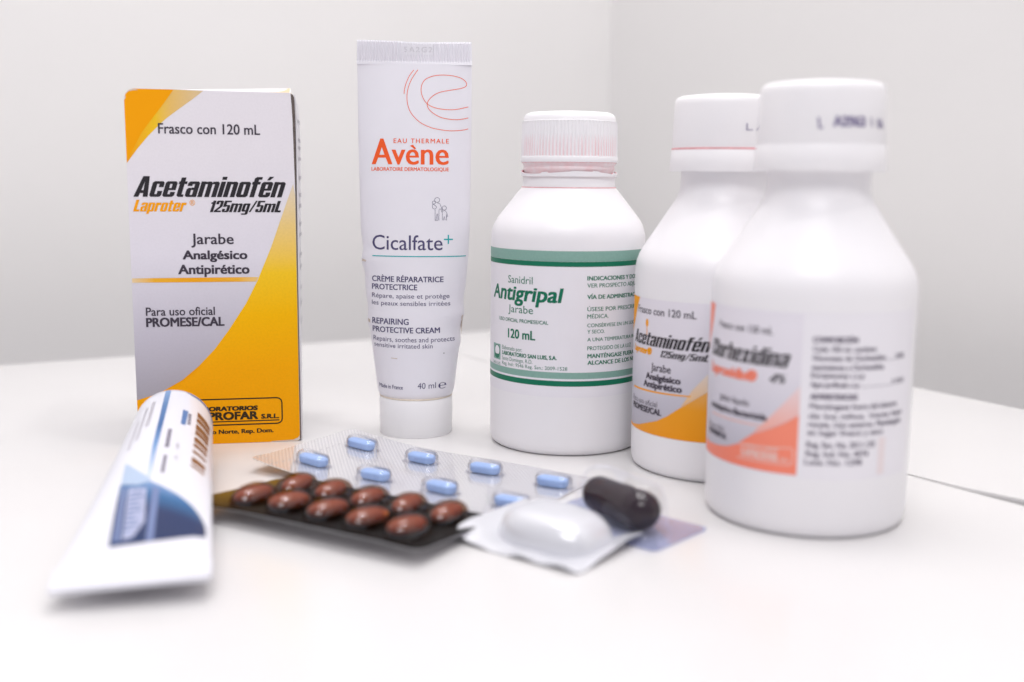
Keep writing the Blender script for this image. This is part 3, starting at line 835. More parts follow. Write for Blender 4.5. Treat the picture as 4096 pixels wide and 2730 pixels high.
    p.circle(7.67, 78.61, 0.8, 0.13); p.circle(6.61, 77.78, 0.5, 0.12); p.circle(10.01, 76.01, 0.68, 0.13)
    p.stroke([(6.15, 76.5), (6.3, 75.9), (7.0, 75.7), (7.5, 76.3), (6.9, 76.9), (6.3, 77.2), (6.15, 76.5)], 0.12, sub=3)
    p.stroke([(7.05, 72.0), (7.02, 75.5)], 0.12, sub=1); p.stroke([(7.75, 77.6), (8.5, 77.4), (9.0, 76.3), (9.45, 75.0)], 0.12, sub=3)
    p.stroke([(7.35, 72.0), (7.6, 74.0), (7.8, 74.2), (8.0, 72.0)], 0.12, sub=1); p.stroke([(8.3, 72.0), (8.3, 75.4), (8.9, 75.6), (9.1, 74.6)], 0.12, sub=2)
    p.stroke([(9.4, 72.0), (9.35, 74.9), (10.3, 75.2), (10.8, 74.4), (11.15, 73.3), (10.85, 73.0), (10.7, 73.9), (10.75, 72.0)], 0.12, sub=1)
    p.stroke([(9.75, 72.0), (9.95, 73.2), (10.1, 73.2), (10.3, 72.0)], 0.12, sub=1)
    p.stroke([(7.0, 72.0), (8.0, 72.0)], 0.1, sub=1)
    p.lay('family_icon', av_surf, M['ink_violet'], body, 0.05)
    p = Print()
    p.rect(9.9, 12.8, 65.57, 66.0); p.rect(11.14, 11.56, 64.3, 67.28, 0.004); p.rect(-13.76, 16.95, 60.05, 60.36)
    p.lay('teal_rule_and_plus', av_surf, M['ink_teal'], body, 0.05, 1.0)
    p = Print().disc(10.01, 28.25, 0.16)
    p.lay('ink_dot', av_surf, M['ink'], body, 0.05)
    M['grime'] = mat('tan_grime', (0.62, 0.52, 0.44), 0.6, noise=0.2, nscale=700)
    for pts in ([(-17.6, 58.2), (-16.2, 58.1), (-15.9, 58.6), (-17.5, 59.0)], [(-15.6, 38.0), (-14.9, 37.7), (-14.8, 38.8), (-15.7, 39.2)],
                [(15.4, 33.5), (15.6, 36), (15.9, 39.5), (16.2, 40.5), (15.6, 40.1), (15.2, 36.5)], [(-7.4, 26.6), (-5.2, 26.5), (-5.2, 26.75), (-7.3, 26.8)]):
        Print().poly(pts).lay('grime', av_surf, M['grime'], body, 0.04, 0.5)
build_cream_tube()

# ================================================================ bottles
def cyl(R):
    return lambda x, z, off: Vector(((R + off) * math.sin(x / R), -(R + off) * math.cos(x / R), z)) * mm

def label_sheet(name, R, x0, x1, z0, z1, m, parent, label=None):
    return Print().rect(x0, x1, z0, z1).lay(name, cyl(R), m, parent, 0.03, 1.0, None, label)

def build_bottle_green():
    R = 25.0
    t = thing('syrup_bottle', 'white syrup bottle with green banded Antigripal label and pink stained ribbed cap', 'bottle', (0.0179, 0.3558, 0))
    body = lathe('body', [(0.001, 1.0), (20.5, 1.0), (22.6, 0.0), (23.4, 0.12), (24.3, 0.8), (24.85, 2.2), (25, 4), (25, 66.5), (24.92, 68.2), (24.6, 69.8), (24.0, 71.4), (23.1, 73.0), (22.0, 74.5), (17.2, 80.6), (15.5, 82.7), (15.15, 83.1)], M['plastic'], t, 144, auto=50)
    lathe('neck_collar', [(15.1, 83.05), (14.95, 83.3), (14.9, 86.6), (14.5, 86.9), (13.6, 87.0)], M['cap'], t, 96)
    lathe('neck', [(14.5, 86.8), (14.45, 88.4), (14.75, 88.9), (14.75, 89.2), (14.5, 89.8), (14.9, 90.4), (15.2, 90.9), (15.2, 91.4)], M['neck_stained'], t, 96)
    lathe('syrup_line', [(15.17, 82.95), (15.27, 83.05), (15.20, 83.2), (15.0, 83.25)], M['pink'], t, 96)
    lathe('syrup_line', [(14.7, 90.72), (15.25, 90.9), (15.25, 91.08), (14.9, 91.1)], M['pink'], t, 96)
    rnd = random.Random(3)
    jag = [rnd.uniform(0, 1) for _ in range(40)]
    def torn(r, z, th):
        return r
    # torn tamper ring, uneven upper edge
    n = 160
    vs, fs = [], []
    for r, lvl in ((14.95, 0), (15.45, 0), (15.5, 1), (14.9, 1)):
        for q in range(n):
            an = 2 * math.pi * q / n
            jz = 0.55 * math.sin(an * 3 + 1) + 0.7 * jag[int(q / 4) % 40] * (1 if jag[int(q / 4 + 7) % 40] > 0.55 else 0.15)
            z = 86.55 if lvl == 0 else 87.75 + jz * 0.75
            vs.append((r * mm * math.sin(an), -r * mm * math.cos(an), z * mm))
    for j in range(4):
        for q in range(n):
            a_, b_ = j * n + q, j * n + (q + 1) % n
            c_, d_ = ((j + 1) % 4) * n + (q + 1) % n, ((j + 1) % 4) * n + q
            fs.append((a_, b_, c_, d_))
    obj('torn_tamper_ring', vs, fs, M['cap_stained'], t)
    def rib(r, z, th):
        if 92.9 < z < 103.6:
            v = math.sin(th * 84)
            return r - 0.32 * (1 - max(-0.4, v)) * 0.5
        return r
    lathe('screw_cap', [(14.0, 91.0), (15.55, 91.0), (15.62, 91.2), (15.6, 92.6), (15.45, 92.85), (15.5, 93.0), (15.38, 98), (15.28, 103.0), (15.25, 103.5), (15.2, 103.8), (14.85, 103.95), (14.8, 104.3), (14.6, 105.3), (14.0, 106.1), (12.8, 106.6), (8, 106.95), (0.001, 107.0)], M['cap_stained'], t, 840, rib, auto=35)
    lb = label_sheet('label', R, -44, 60, 18.9, 64.2, M['paper'], t)
    S = cyl(R)
    for nm, z0, z1, ik in (('sage_band', 61.0, 64.15, 'ink_sage'), ('sage_band', 24.75, 26.75, 'ink_sage'), ('green_band', 59.4, 60.95, 'ink_green'), ('green_band', 22.4, 24.1, 'ink_green')):
        Print().rect(-44, 60, z0, z1).lay(nm, S, M[ik], lb, 0.06, 1.0)
    p = Print()
    p.text('Sanidril', -21.87, -12.19, 53.7, 2.3)
    p.text('Antigripal', -31.39, -2.25, 48.4, 4.3, bold=0.42, boldz=0.2, shear=0.16, xh=0.74)
    p.text('Jarabe', -21.71, -11.93, 44.5, 2.35)
    p.text('USO OFICIAL PROMESE/CAL', -26.63, -6.90, 41.5, 1.1, bold=0.06)
    p.text('120 mL', -21.82, -11.08, 36.4, 2.8, bold=0.25)
    p.text('Elaborado por:', -24.89, -15.74, 32.35, 1.25)
    p.text('LABORATORIO SAN LUIS, S.A.', -24.83, -4.10, 30.65, 1.2, bold=0.14)
    p.text('Santo Domingo, R.D.', -24.83, -11.98, 28.95, 1.2)
    p.text('Reg. Ind.: 9546 Reg. San.: 2009-1528', -24.78, -0.82, 27.4, 1.1)
    p.text('SAN LUIS', -31.45, -25.89, 26.9, 0.95)
    for s, x0, x1, z, c, bo in (
            ('INDICACIONES Y DOSIS:', 4.89, 26.6, 55.3, 1.25, 1), ('VER PROSPECTO ADJUNTO', 4.95, 28.6, 53.1, 1.25, 0), ('VÍA DE ADMINISTRACIÓN:', 5.0, 28.0, 49.6, 1.25, 1),
            ('ÚSESE POR PRESCRIPCIÓN', 5.1, 29.6, 45.85, 1.25, 0), ('MÉDICA.', 5.1, 12.3, 43.6, 1.25, 0), ('CONSÉRVESE EN UN LUGAR', 5.16, 26.4, 40.9, 1.1, 0), ('Y SECO.', 5.2, 11.0, 38.95, 1.1, 0),
            ('A UNA TEMPERATURA INF', 5.26, 25.1, 36.5, 1.1, 0), ('PROTEGIDO DE LA LUZ', 5.32, 22.56, 33.75, 1.2, 0), ('MANTÉNGASE FUERA DEL', 5.37, 28.2, 31.3, 1.25, 1), ('ALCANCE DE LOS NIÑOS', 5.42, 28.2, 29.2, 1.25, 1)):
        p.text(s, x0, x1, z, c, bold=0.13 if bo else 0.05, boldz=0.04 if bo else 0)
    p.lay('lettering', S, M['ink_green'], lb, 0.06, 1.2)
    p = Print().rect(-31.1, -25.9, 28.6, 33.6)
    p.lay('firm_emblem', S, M['ink_sage'], lb, 0.055, 1.0)
    p = Print().disc(-28.1, 31.5, 1.65, rz=2.0)
    p.lay('emblem_window', S, M['paper'], lb, 0.07, 1.0)
    p = Print().poly([(-30.0, 30.3), (-26.5, 30.3), (-26.8, 29.3), (-28.2, 28.8), (-29.6, 29.3)]).circle(-28.1, 31.5, 1.75, 0.3)
    p.lay('emblem_drop', S, M['ink_green'], lb, 0.085, 1.0)
build_bottle_green()

R2 = 25.5
CAP_PROF = [(13.0, 88.4), (16.2, 88.3), (16.3, 88.5), (15.8, 94.3), (15.55, 94.75), (15.5, 95.0), (15.6, 95.3), (15.25, 107.4), (15.05, 108.7), (14.5, 109.5), (13.6, 109.9), (10, 110.3), (0.001, 110.4)]
def bottle_body(t):
    lathe('body', [(0.001, 1.0), (21, 1.0), (23.0, 0.0), (23.9, 0.12), (24.8, 0.8), (25.3, 2.2), (R2, 4), (R2, 58.5), (25.4, 60.4), (25.05, 62.2), (24.4, 64.0), (23.4, 65.9), (20.5, 70.2), (15.2, 78.4), (13.7, 80.9), (13.1, 82.6), (12.85, 84.0), (12.75, 86), (12.75, 88.6)], M['plastic'], t, 144, auto=60)
    def rib(r, z, th):
        if 95.2 < z < 106.5:
            w = max(0.0, math.cos(th + 1.15)) ** 8
            return r - 0.12 * w * (0.5 + 0.5 * math.sin(th * 90))
        return r
    return lathe('screw_cap', CAP_PROF, M['cap'], t, 540, rib, auto=40)

def build_bottle_orange():
    t = thing('syrup_bottle', 'white bottle with orange Acetaminofén label between two other bottles, pink line round its cap', 'bottle', (0.0624, 0.3261, 0))
    cap = bottle_body(t)
    lathe('syrup_line', [(15.6, 94.55), (15.78, 94.7), (15.72, 94.98), (15.5, 95.05)], M['pink'], t, 96)
    S = cyl(R2)
    lb = label_sheet('label', R2, -42, 50, 12.0, 51.8, M['paper'], t)
    p = Print().poly([(-42, 12.05), (-7.2, 12.05), (-7.2, 51.75), (-42, 51.75)])
    p.lay('silver_field', S, M['lab2'], lb, 0.05, 1.0, 4)
    p = Print().poly([(-42, 12.1), (-42, 12.9), (-37.0, 12.9), (-32, 13.7), (-28.64, 14.7), (-22.98, 16.5), (-19.12, 18.6), (-15.68, 21.1), (-11.56, 23.9), (-7.25, 26.9), (-7.25, 12.1)])
    p.lay('orange_sweep', S, M['lab_orange'], lb, 0.07, 1.0, 3)
    p = Print().poly([(-14.9, 21.8), (-11.66, 26.9), (-7.25, 32.0), (-7.25, 27.05), (-11.5, 24.05)])
    p.lay('orange_fade', S, M['lab_paleo'], lb, 0.07, 1.0, 3)
    p = Print().poly([(-42, 51.7), (-33.6, 51.7), (-35.6, 48.2), (-38, 44), (-42, 40)]).poly([(-37, 24.2), (-12.2, 24.95), (-12.0, 25.35), (-37, 24.75)])
    p.disc(-28.7, 44.6, 0.7, rz=1.2).rect(-28.85, -28.5, 41.0, 43.6)
    p.text('Laproter®', -37.5, -25.94, 35.5, 1.9, bold=0.35, shear=0.2)
    p.lay('orange_marks', S, M['ink_orange'], lb, 0.075, 1.0)
    p = Print()
    p.block('Acetaminofén', -37.3, -6.6, 38.1, 4.0)
    p.block('125mg/5mL', -22.45, -7.3, 35.4, 2.0)
    p.lay('lettering', S, M['ink'], lb, 0.08, 1.2)
    p = Print()
    p.text('Frasco con 120 mL', -34.57, -11.08, 47.3, 2.1, bold=0.1)
    p.text('Jarabe', -26.10, -18.49, 31.0, 2.25, bold=0.1)
    p.text('Analgésico', -28.54, -15.15, 28.3, 1.8, bold=0.3)
    p.text('Antipirético', -29.70, -14.68, 25.9, 1.85, bold=0.3)
    p.text('Para uso oficial', -37.5, -23.14, 20.4, 1.6)
    p.text('PROMESE/CAL', -37.5, -21.34, 18.2, 1.7, bold=0.3)
    p.lay('lettering', S, M['ink_soft'], lb, 0.08, 1.2)
    Print().text('L. A2963 1 1A', 2.66, 22, 99.8, 1.9, bold=0.05).lay('stamped_code', cyl(15.5), M['ink_slate'], cap, 0.12, 1.0)
build_bottle_orange()

def build_bottle_coral():
    t = thing('syrup_bottle', 'white bottle with coral label, small grey print columns and a smudged cap code', 'bottle', (0.0772, 0.2790, 0))
    cap = bottle_body(t)
    S = cyl(R2)
    lb = label_sheet('label', R2, -44, 24, 15.0, 55.5, M['paper'], t)
    p = Print().poly([(-44, 15.8), (-8.6, 15.8), (-8.6, 55.0), (-44, 55.0)])
    p.lay('silver_field', S, M['lab2'], lb, 0.05, 1.0, 4)
    p = Print().poly([(-44, 19.0), (-37.5, 18.7), (-31.92, 19.2), (-28, 19.9), (-24.57, 21.2), (-20.13, 24.5), (-15.58, 26.5), (-12.03, 28.4), (-8.65, 30.7), (-8.65, 15.85), (-44, 15.85)])
    p.lay('coral_sweep', S, M['lab_coral'], lb, 0.07, 1.0, 4)
    p = Print().poly([(-20.0, 24.7), (-15.74, 29.3), (-12.25, 33.3), (-8.65, 37.8), (-8.65, 30.85), (-12.03, 28.55), (-15.58, 26.65)])
    p.lay('coral_fade', S, M['lab_pale'], lb, 0.07, 1.0, 3)
    p = Print().poly([(-44, 54.9), (-37.2, 54.9), (-38.2, 51), (-39.5, 48), (-44, 42)])
    p.text('Laproxidin®', -38.5, -19.39, 37.6, 2.5, bold=0.5, shear=0.2)
    p.lay('coral_marks', S, M['ink_coral'], lb, 0.075, 1.0)
    Print().rect(-36.5, -17.5, 26.7, 27.1).lay('pale_rule', S, M['ink_coral_pale'], lb, 0.085, 1.0)
    Print().rect(11.6, 13.9, 15.9, 25.0).lay('faint_stripe', S, M['faint_orange'], lb, 0.085, 1.0)
    p = Print()
    r = [(-24.2, 21.3), (-9.9, 22.4), (-9.6, 21.8), (-9.7, 18.6), (-10.3, 18.2), (-24.5, 17.9)]
    p.stroke(r, 0.3, sub=1)
    p.text('LAPROFAR', -23.2, -13.0, 18.7, 2.0, bold=0.5); p.text('S.R.L.', -12.7, -10.2, 18.9, 0.9, bold=0.15)
    p.text('LABORATORIOS', -22.8, -13.2, 21.2, 0.7, bold=0.15)
    p.lay('pale_marks', S, M['ink_coral_pale'], lb, 0.085, 1.0)
    p = Print()
    p.block('Clorhexidina', -38.2, -11.13, 41.8, 4.4)
    p.block('4%', -16.27, -12.0, 37.95, 2.2)
    p.lay('lettering', S, M['ink'], lb, 0.08, 1.2)
    p = Print()
    p.text('Frasco con 120 mL', -33.67, -15.74, 49.5, 1.7, bold=0.1)
    p.text('Jabón líquido', -32.19, -21.4, 31.2, 1.6, bold=0.05)
    p.text('Antiséptico-Bactericida', -37.4, -16.32, 28.4, 1.5, bold=0.25)
    p.text('Para uso oficial', -38.5, -29.91, 23.2, 1.4)
    p.text('PROMESE/CAL', -38.5, -28.48, 21.4, 1.4, bold=0.25)
    p.lay('lettering', S, M['ink_soft'], lb, 0.08, 1.2)
    p = Print()
    for s, x0, x1, z, c, bo in (
            ('COMPOSICIÓN', -6.32, 4.36, 48.4, 1.3, 1), ('Cada 100 mL contiene', -6.22, 9.34, 46.2, 1.3, 0), ('Gluconato de Clorhexidina', -6.22, 12.35, 44.05, 1.3, 0),
            ('equivalente a Clorhexidina', -6.27, 11.93, 41.85, 1.3, 0), ('Excipientes c.s.p', -6.32, 6.48, 39.9, 1.3, 0), ('Agua purificada c.s.p', -6.37, 5.16, 37.7, 1.3, 0), ('20%', 15.63, 19.44, 44.0, 1.2, 0), ('100', 15.05, 19.97, 37.9, 1.2, 0),
            ('ADVERTENCIAS', -6.37, 5.0, 34.7, 1.35, 1), ('Manténgase fuera del alcance', -6.37, 17.38, 32.4, 1.35, 0), ('de los niños. Venta bajo', -6.43, 20.02, 30.05, 1.35, 0),
            ('receta. Uso externo. Manténgase', -6.48, 19.65, 28.0, 1.35, 0), ('en lugar fresco y seco', -6.53, 12.83, 26.0, 1.35, 0), ('Reg. San. No. 2011-120', -6.64, 10.45, 23.0, 1.4, 0), ('Reg. Ind. No. 4076', -6.69, 8.75, 20.8, 1.4, 0), ('Lote: No. 1298', -6.9, 7.01, 18.7, 1.4, 0)):
        p.text(s, x0, x1, z, c, bold=0.22 if bo else 0.1, boldz=0.06)
    p.stroke([(5.6, 37.8), (14.7, 37.8)], 0.12, sub=1); p.stroke([(12.8, 44.0), (15.3, 44.0)], 0.12, sub=1)
    p.lay('lettering', S, M['ink_grey'], lb, 0.08, 1.2)
    Print().text('L', -5.1, -3.69, 98.4, 2.5, bold=0.3, shear=-0.25).text('A2963', -1.42, 6.84, 98.9, 2.3, bold=0.4, shear=-0.15).text('1', 8.3, 9.3, 99.0, 2.0, bold=0.2, shear=-0.3).text('1A', 10.8, 14.4, 98.8, 2.0, bold=0.35, shear=-0.3).lay('stamped_code', cyl(15.5), M['ink_slate'], cap, 0.12, 1.0)
build_bottle_coral()

# ================================================================ lying ointment tube
def build_ointment():
    base = Vector((-0.0775, 0.2150, 0))
    t = thing('ointment_tube', 'blue and white ointment tube lying with its flat crimped end towards the empty table front', 'tube', base)
    T0, T1 = Vector((0, 0, 0.0054)), Vector((-0.0237, 0.1045, 0.0114))
    L = (T1 - T0).length
    D = (T1 - T0) / L
    S = Vector((D.y, -D.x, 0)).normalized()
    U = S.cross(D)
    def sec(l):
        q = max(0.0, min(1.0, l / L))
        return 0.0155 + (0.0113 - 0.0155) * q, max(0.0007, 0.0113 * q ** 0.9)
    def surf(s, lmm, off):
        l = lmm * mm
        a, b = sec(l)
        ph = s / 11.3
        p = T0 + D * l + S * (a * math.sin(ph)) + U * (b * math.cos(ph))
        nrm = (S * (math.sin(ph) / a) + U * (math.cos(ph) / max(b, 0.002))).normalized()
        return p + nrm * off * mm
    n, rows = 72, 56
    vs, fs = [], []
    ls = [L * i / rows for i in range(rows + 1)]
    for l in ls:
        a, b = sec(l)
        for q in range(n):
            ph = 2 * math.pi * q / n
            vs.append(T0 + D * l + S * (a * math.sin(ph)) + U * (b * math.cos(ph)))
    for sc_, dl in ((0.97, 0.0006), (0.9, 0.0014), (0.55, 0.0032)):
        for q in range(n):
            ph = 2 * math.pi * q / n
            vs.append(T1 + D * dl + (S * math.sin(ph) + U * math.cos(ph)) * 0.0113 * sc_)
    m_ = len(vs) // n
    for j in range(m_ - 1):
        for q in range(n):
            a_, b_ = j * n + q, j * n + (q + 1) % n
            fs.append((a_, b_, b_ + n, a_ + n))
    fs += [tuple(range(n - 1, -1, -1)), tuple(range(len(vs) - n, len(vs)))]
    body = obj('body', vs, fs, M['tube2'], t, True, auto=60)
    # flat crimp
    vs, fs = [], []
    nx = 120
    for sgn in (-1, 1):
        for l, th in ((0.0010, 0.0009), (-0.0005, 0.0006), (-0.0065, 0.00045)):
            for i in range(nx + 1):
                u = -1 + 2 * i / nx
                rg = 0.00012 * math.sin(i / nx * 2 * math.pi * 30) if (sgn > 0 and l < 0) else 0
                bend = -0.0009 * (0.001 - l) / 0.0075 * (1 - u) * 0.5
                vs.append(T0 + D * l + S * (u * 0.0156) + U * (sgn * th + rg + bend))
    Cn = nx + 1
    for s in (0, 1):
        for j in range(2):
            for i in range(nx):
                a_ = s * 3 * Cn + j * Cn + i
                f = (a_, a_ + 1, a_ + 1 + Cn, a_ + Cn)
                fs.append(f if s else f[::-1])
    for i in range(nx):
        a_ = 2 * Cn + i
        fs.append((a_, a_ + 1, 3 * Cn + a_ + 1, 3 * Cn + a_))
    for i in (0, nx):
        for j in range(2):
            a_ = j * Cn + i
            fs.append((a_, a_ + Cn, 3 * Cn + a_ + Cn, 3 * Cn + a_))
    obj('crimped_seal', vs, fs, M['tube2'], t, True, auto=40)
    # screw cap at the round end
    prof = [(0.0050, 0.002), (0.0060, 0.0024), (0.0062, 0.003), (0.0060, 0.0135), (0.0054, 0.0145), (0.0005, 0.0146)]
    vs, fs = [], []
    for r, dl in prof:
        for q in range(48):
            ph = 2 * math.pi * q / 48
            rr = r * (1 - 0.015 * (q % 2))
            vs.append(T1 + D * dl + (S * math.sin(ph) + U * math.cos(ph)) * rr)
    for j in range(len(prof) - 1):
        for q in range(48):
            a_, b_ = j * 48 + q, j * 48 + (q + 1) % 48
            fs.append((a_, b_, b_ + 48, a_ + 48))
    fs.append(tuple(range(len(vs) - 48, len(vs))))
    obj('screw_cap', vs, fs, M['tube_cap'], t, True, auto=40)
    # prints
    blue = [(-6.4, 43.0), (-2.76, 40.9), (-0.42, 42.47), (1.18, 40.55), (5.45, 34.88), (8.43, 29.97), (10.5, 25.6), (11.9, 22.0), (13.0, 18.5), (13.0, 13.9), (9.3, 14.0), (4.41, 12.4), (1.97, 11.8), (-1.15, 11.0), (-4.8, 10.4), (-5.61, 25.8)]
    Print().poly(blue).lay('blue_field', surf, M['tube_blue'], body, 0.05, 1.2, 3)
    Print().poly([(-7.05, 56.57), (-0.75, 44.6), (-0.3, 42.5), (-2.73, 41.0), (-6.3, 43.1)]).lay('ice_blue_wedge', surf, M['ink_ice'], body, 0.06, 1.2, 3)
    Print().poly([(0.30, 39.2), (1.6, 38.0), (2.08, 12.2), (0.88, 11.9)]).lay('pale_stripe', surf, M['ink_steel'], body, 0.09, 1.2, 3)
    Print().poly([(-5.75, 40.6), (-4.7, 39.9), (-3.27, 12.6), (-4.3, 12.3)]).lay('pale_stripe', surf, M['ink_steel'], body, 0.09, 1.2, 3)
    Print().poly([(-4.3, 39.6), (-0.8, 38.5), (0.12, 21.2), (-1.29, 14.0), (-2.9, 12.9)]).lay('pale_panel', surf, M['panel_print'], body, 0.09, 1.0, 3)
    p = Print()
    for i in range(9):
        l = 37 - i * 2.4
        p.rect(-3.6 + i * 0.05, -1.4 + 0.6 * math.sin(i * 2.1), l - 0.9, l)
    p.lay('printed_marks', surf, M['ink_steel'], body, 0.12, 1.0, 3)
    M['band_blue'] = ramp_mat('fading_blue_band', [(0.0, (0.62, 0.70, 0.84)), (0.35, (0.16, 0.30, 0.55)), (0.55, (0.055, 0.14, 0.33)), (0.8, (0.10, 0.20, 0.40)), (1.0, (0.22, 0.34, 0.56))], 'Y', 44, 107, 0.35, 0.2)
    Print().poly([(-1.85, 107), (-0.25, 107), (-0.42, 83.6), (-0.6, 63.4), (-0.55, 45.0), (-1.3, 45.6), (-1.72, 64.7), (-1.75, 84.0)]).lay('blue_band', surf, M['band_blue'], body, 0.06, 1.0, 5)
    Print().poly([(3.9, 91.8), (5.4, 91.5), (5.0, 80.2), (3.82, 80.8)]).poly([(4.0, 106.9), (17, 106.9), (17, 104.6), (6, 105.6)]).lay('blue_block', surf, M['ink_blue'], body, 0.06, 1.0, 3)
    # brown word running along the tube: only its slanted heavy strokes can be made out
    p = Print()
    for i, w in enumerate((4.2, 3.6, 4.4, 3.4, 3.9, 2.6, 2.0, 3.6, 1.4)):
        l = 94 - i * 5.0
        p.poly([(8.2 - i * 0.08, l + 0.8), (13.6 - i * 0.24, l - 2.4), (13.5 - i * 0.24, l - 2.4 - w), (8.1 - i * 0.08, l + 0.8 - w)])
    p.lay('brown_strokes', surf, M['ink_brown2'], body, 0.06, 1.0, 3)
    p = Print()
    for (s0, s1, la, lb_, k) in ((1.0, 2.0, 76, 63, 9), (1.15, 1.95, 58.2, 47, 8), (5.5, 6.4, 90, 81, 5)):
        for i in range(k):
            l0 = la + (lb_ - la) * i / k
            p.rect(s0, s1, l0 + (lb_ - la) / k * 0.72, l0)
    p.lay('printed_marks', surf, M['ink_grey'], body, 0.06, 1.0, 3)
    p = Print()
    for (s0, s1, la, lb_, k) in ((3.5, 4.2, 66.4, 62.5, 3), (3.5, 4.2, 58, 55.5, 2), (-5.1, -4.0, 100, 80, 12), (-6.7, -5.9, 97, 71, 14), (-8.2, -7.5, 88, 66, 12)):
        for i in range(k):
            l0 = la + (lb_ - la) * i / k
            p.rect(s0, s1, l0 + (lb_ - la) / k * 0.7, l0)
    p.lay('printed_marks', surf, M['ink_pale'], body, 0.06, 1.0, 3)
build_ointment()

# ================================================================ blister packs
def sheet(name, u0, u1, v0, v1, zf, m, parent, th=0.25, nu=40, nv=22, rc=3.0, uv=True):
    """thin sheet with rounded corners, (u, v) in mm, height zf(u, v) in mm"""
    def clampc(u, v):
        cu = max(u0 + rc, min(u1 - rc, u)); cv = max(v0 + rc, min(v1 - rc, v))
        d = math.hypot(u - cu, v - cv)
        if d > rc and (u < u0 + rc or u > u1 - rc) and (v < v0 + rc or v > v1 - rc):
            return cu + (u - cu) * rc / d, cv + (v - cv) * rc / d
        return u, v
    us = [u0 + (u1 - u0) * i / nu for i in range(nu + 1)]
    vsn = [v0 + (v1 - v0) * j / nv for j in range(nv + 1)]
    top, uvs = [], []
    for v in vsn:
        for u in us:
            a_, b_ = clampc(u, v)
            z = zf(a_, b_)
            top.append((a_ * mm, b_ * mm, (z + th) * mm)); uvs.append((a_, b_))
    bot = [(x, y, z - th * mm) for x, y, z in top]
    N = len(top)
    Cn = nu + 1
    fs = []
    for j in range(nv):
        for i in range(nu):
            a_ = j * Cn + i
            fs.append((a_, a_ + 1, a_ + 1 + Cn, a_ + Cn))
            fs.append((N + a_ + Cn, N + a_ + 1 + Cn, N + a_ + 1, N + a_))
    rim = [i for i in range(nu)] + [nu + j * Cn for j in range(nv)] + [nv * Cn + nu - i for i in range(nu)] + [(nv - j) * Cn for j in range(nv)]
    for i in range(len(rim)):
        a_, b_ = rim[i], rim[(i + 1) % len(rim)]
        fs.append((a_, N + a_, N + b_, b_))
    return obj(name, top + bot, fs, m, parent, True, uvs=uvs * 2, auto=40)

def stadium(a, b, inset, n=12):
    """outline of a pill, half length a, half width b"""
    r = max(0.05, b - inset)
    L = a - b
    pts = []
    for s in (1, -1):
        for i in range(n + 1):
            an = math.radians(-90 + 180 * i / n)
            pts.append((s * (L + r * math.cos(an)), s * r * math.sin(an)))
    return pts

def loft(prof, a, b, close_bottom=True):
    """prof: (inset, z) mm"""
    vs, fs = [], []
    n = len(stadium(a, b, 0))
    for ins, z in prof:
        vs += [(x * mm, y * mm, z * mm) for x, y in stadium(a, b, ins)]
    for j in range(len(prof) - 1):
        for q in range(n):
            p_, r_ = j * n + q, j * n + (q + 1) % n
            fs.append((p_, r_, r_ + n, p_ + n))
    fs.append(tuple(range(len(vs) - n, len(vs))))
    if close_bottom:
        fs.append(tuple(range(n - 1, -1, -1)))
    return vs, fs

def mesh_of(name, vs, fs, m, auto=35):
    me = bpy.data.meshes.new(name)
    me.from_pydata(vs, [], fs)
    me.update()
    me.materials.append(m)
    me.shade_smooth()
    me.set_sharp_from_angle(angle=math.radians(auto))
    return me

def put(name, me, parent, loc, rot):
    o = bpy.data.objects.new(name, me)
    COL.objects.link(o)
    o.parent = parent
    o.location = loc
    o.rotation_euler = rot
    return o

def tilt(zf, u, v):
    e = 0.5
    return math.atan2(zf(u, v + e) - zf(u, v - e), 2 * e), -math.atan2(zf(u + e, v) - zf(u - e, v), 2 * e)

def build_silver():
    t = thing('tablet_blister', 'silver foil blister pack of eight pale blue tablets lying before the cream tube', 'blister pack', (-0.0232, 0.3048, 0), math.radians(-31))
    def zf(u, v):
        z = 0.25
        if u < 0:
            z += 3.0 * (u / 48) ** 2
        z += 0.5 * math.sin(u * 0.09 + 1) * 0.5 + 0.25
        z += 0.8 * max(0, (-v - 12) / 11) ** 2
        return z
    foil = sheet('foil', -49, 41, -23, 25.5, zf, M['foil'], t, 0.12, 60, 34, 3.0)
    sheet('clear_film', -48.8, 40.8, -22.8, 25.3, lambda u, v: zf(u, v) + 0.2, M['film'], t, 0.10, 60, 34, 3.0)
    tab = mesh_of('tablet', *loft([(0.5, 0.0), (0.1, 0.35), (0, 0.7), (0, 1.9), (0.15, 2.15), (0.8, 2.5), (1.5, 2.65), (1.9, 2.68)], 4.7, 2.15), M['tablet'])
    pock = mesh_of('pocket', *loft([(-1.6, 0.0), (-1.0, 0.12), (-0.75, 0.5), (-0.65, 2.2), (-0.3, 3.0), (0.4, 3.45), (1.2, 3.65)], 4.9, 2.3, False), M['pocket_film'])
    rnd = random.Random(5)
    for r in (-11.5, 11.5):
        for c in (-34.2, -11.4, 11.4, 34.2):
            rx_, ry_ = tilt(zf, c, r)
            z = zf(c, r)
            put('tablet', tab, t, ((c + rnd.uniform(-.4, .4)) * mm, (r + rnd.uniform(-.3, .3)) * mm, (z + 0.35) * mm), (rx_ + rnd.uniform(-.02, .02), ry_, math.radians(rnd.uniform(-5, 5))))
            put('pocket', pock, t, (c * mm, r * mm, (z + 0.31) * mm), (rx_, ry_, 0))
    # tear line and pressed lines on the foil margin
    def s_(x, z, off):
        return Vector((x, z, zf(x, z) + 0.33 + off)) * mm
    p = Print()
    for i in range(16):
        p.rect(-41.2, -41.0, -20 + i * 2.8, -18.6 + i * 2.8)
    for i in range(22):
        p.rect(-46 + i * 3.9, -44 + i * 3.9, 24.4, 24.55)
    p.lay('tear_line', s_, M['ink_pale'], t, 0.05, 4, 4)
build_silver()

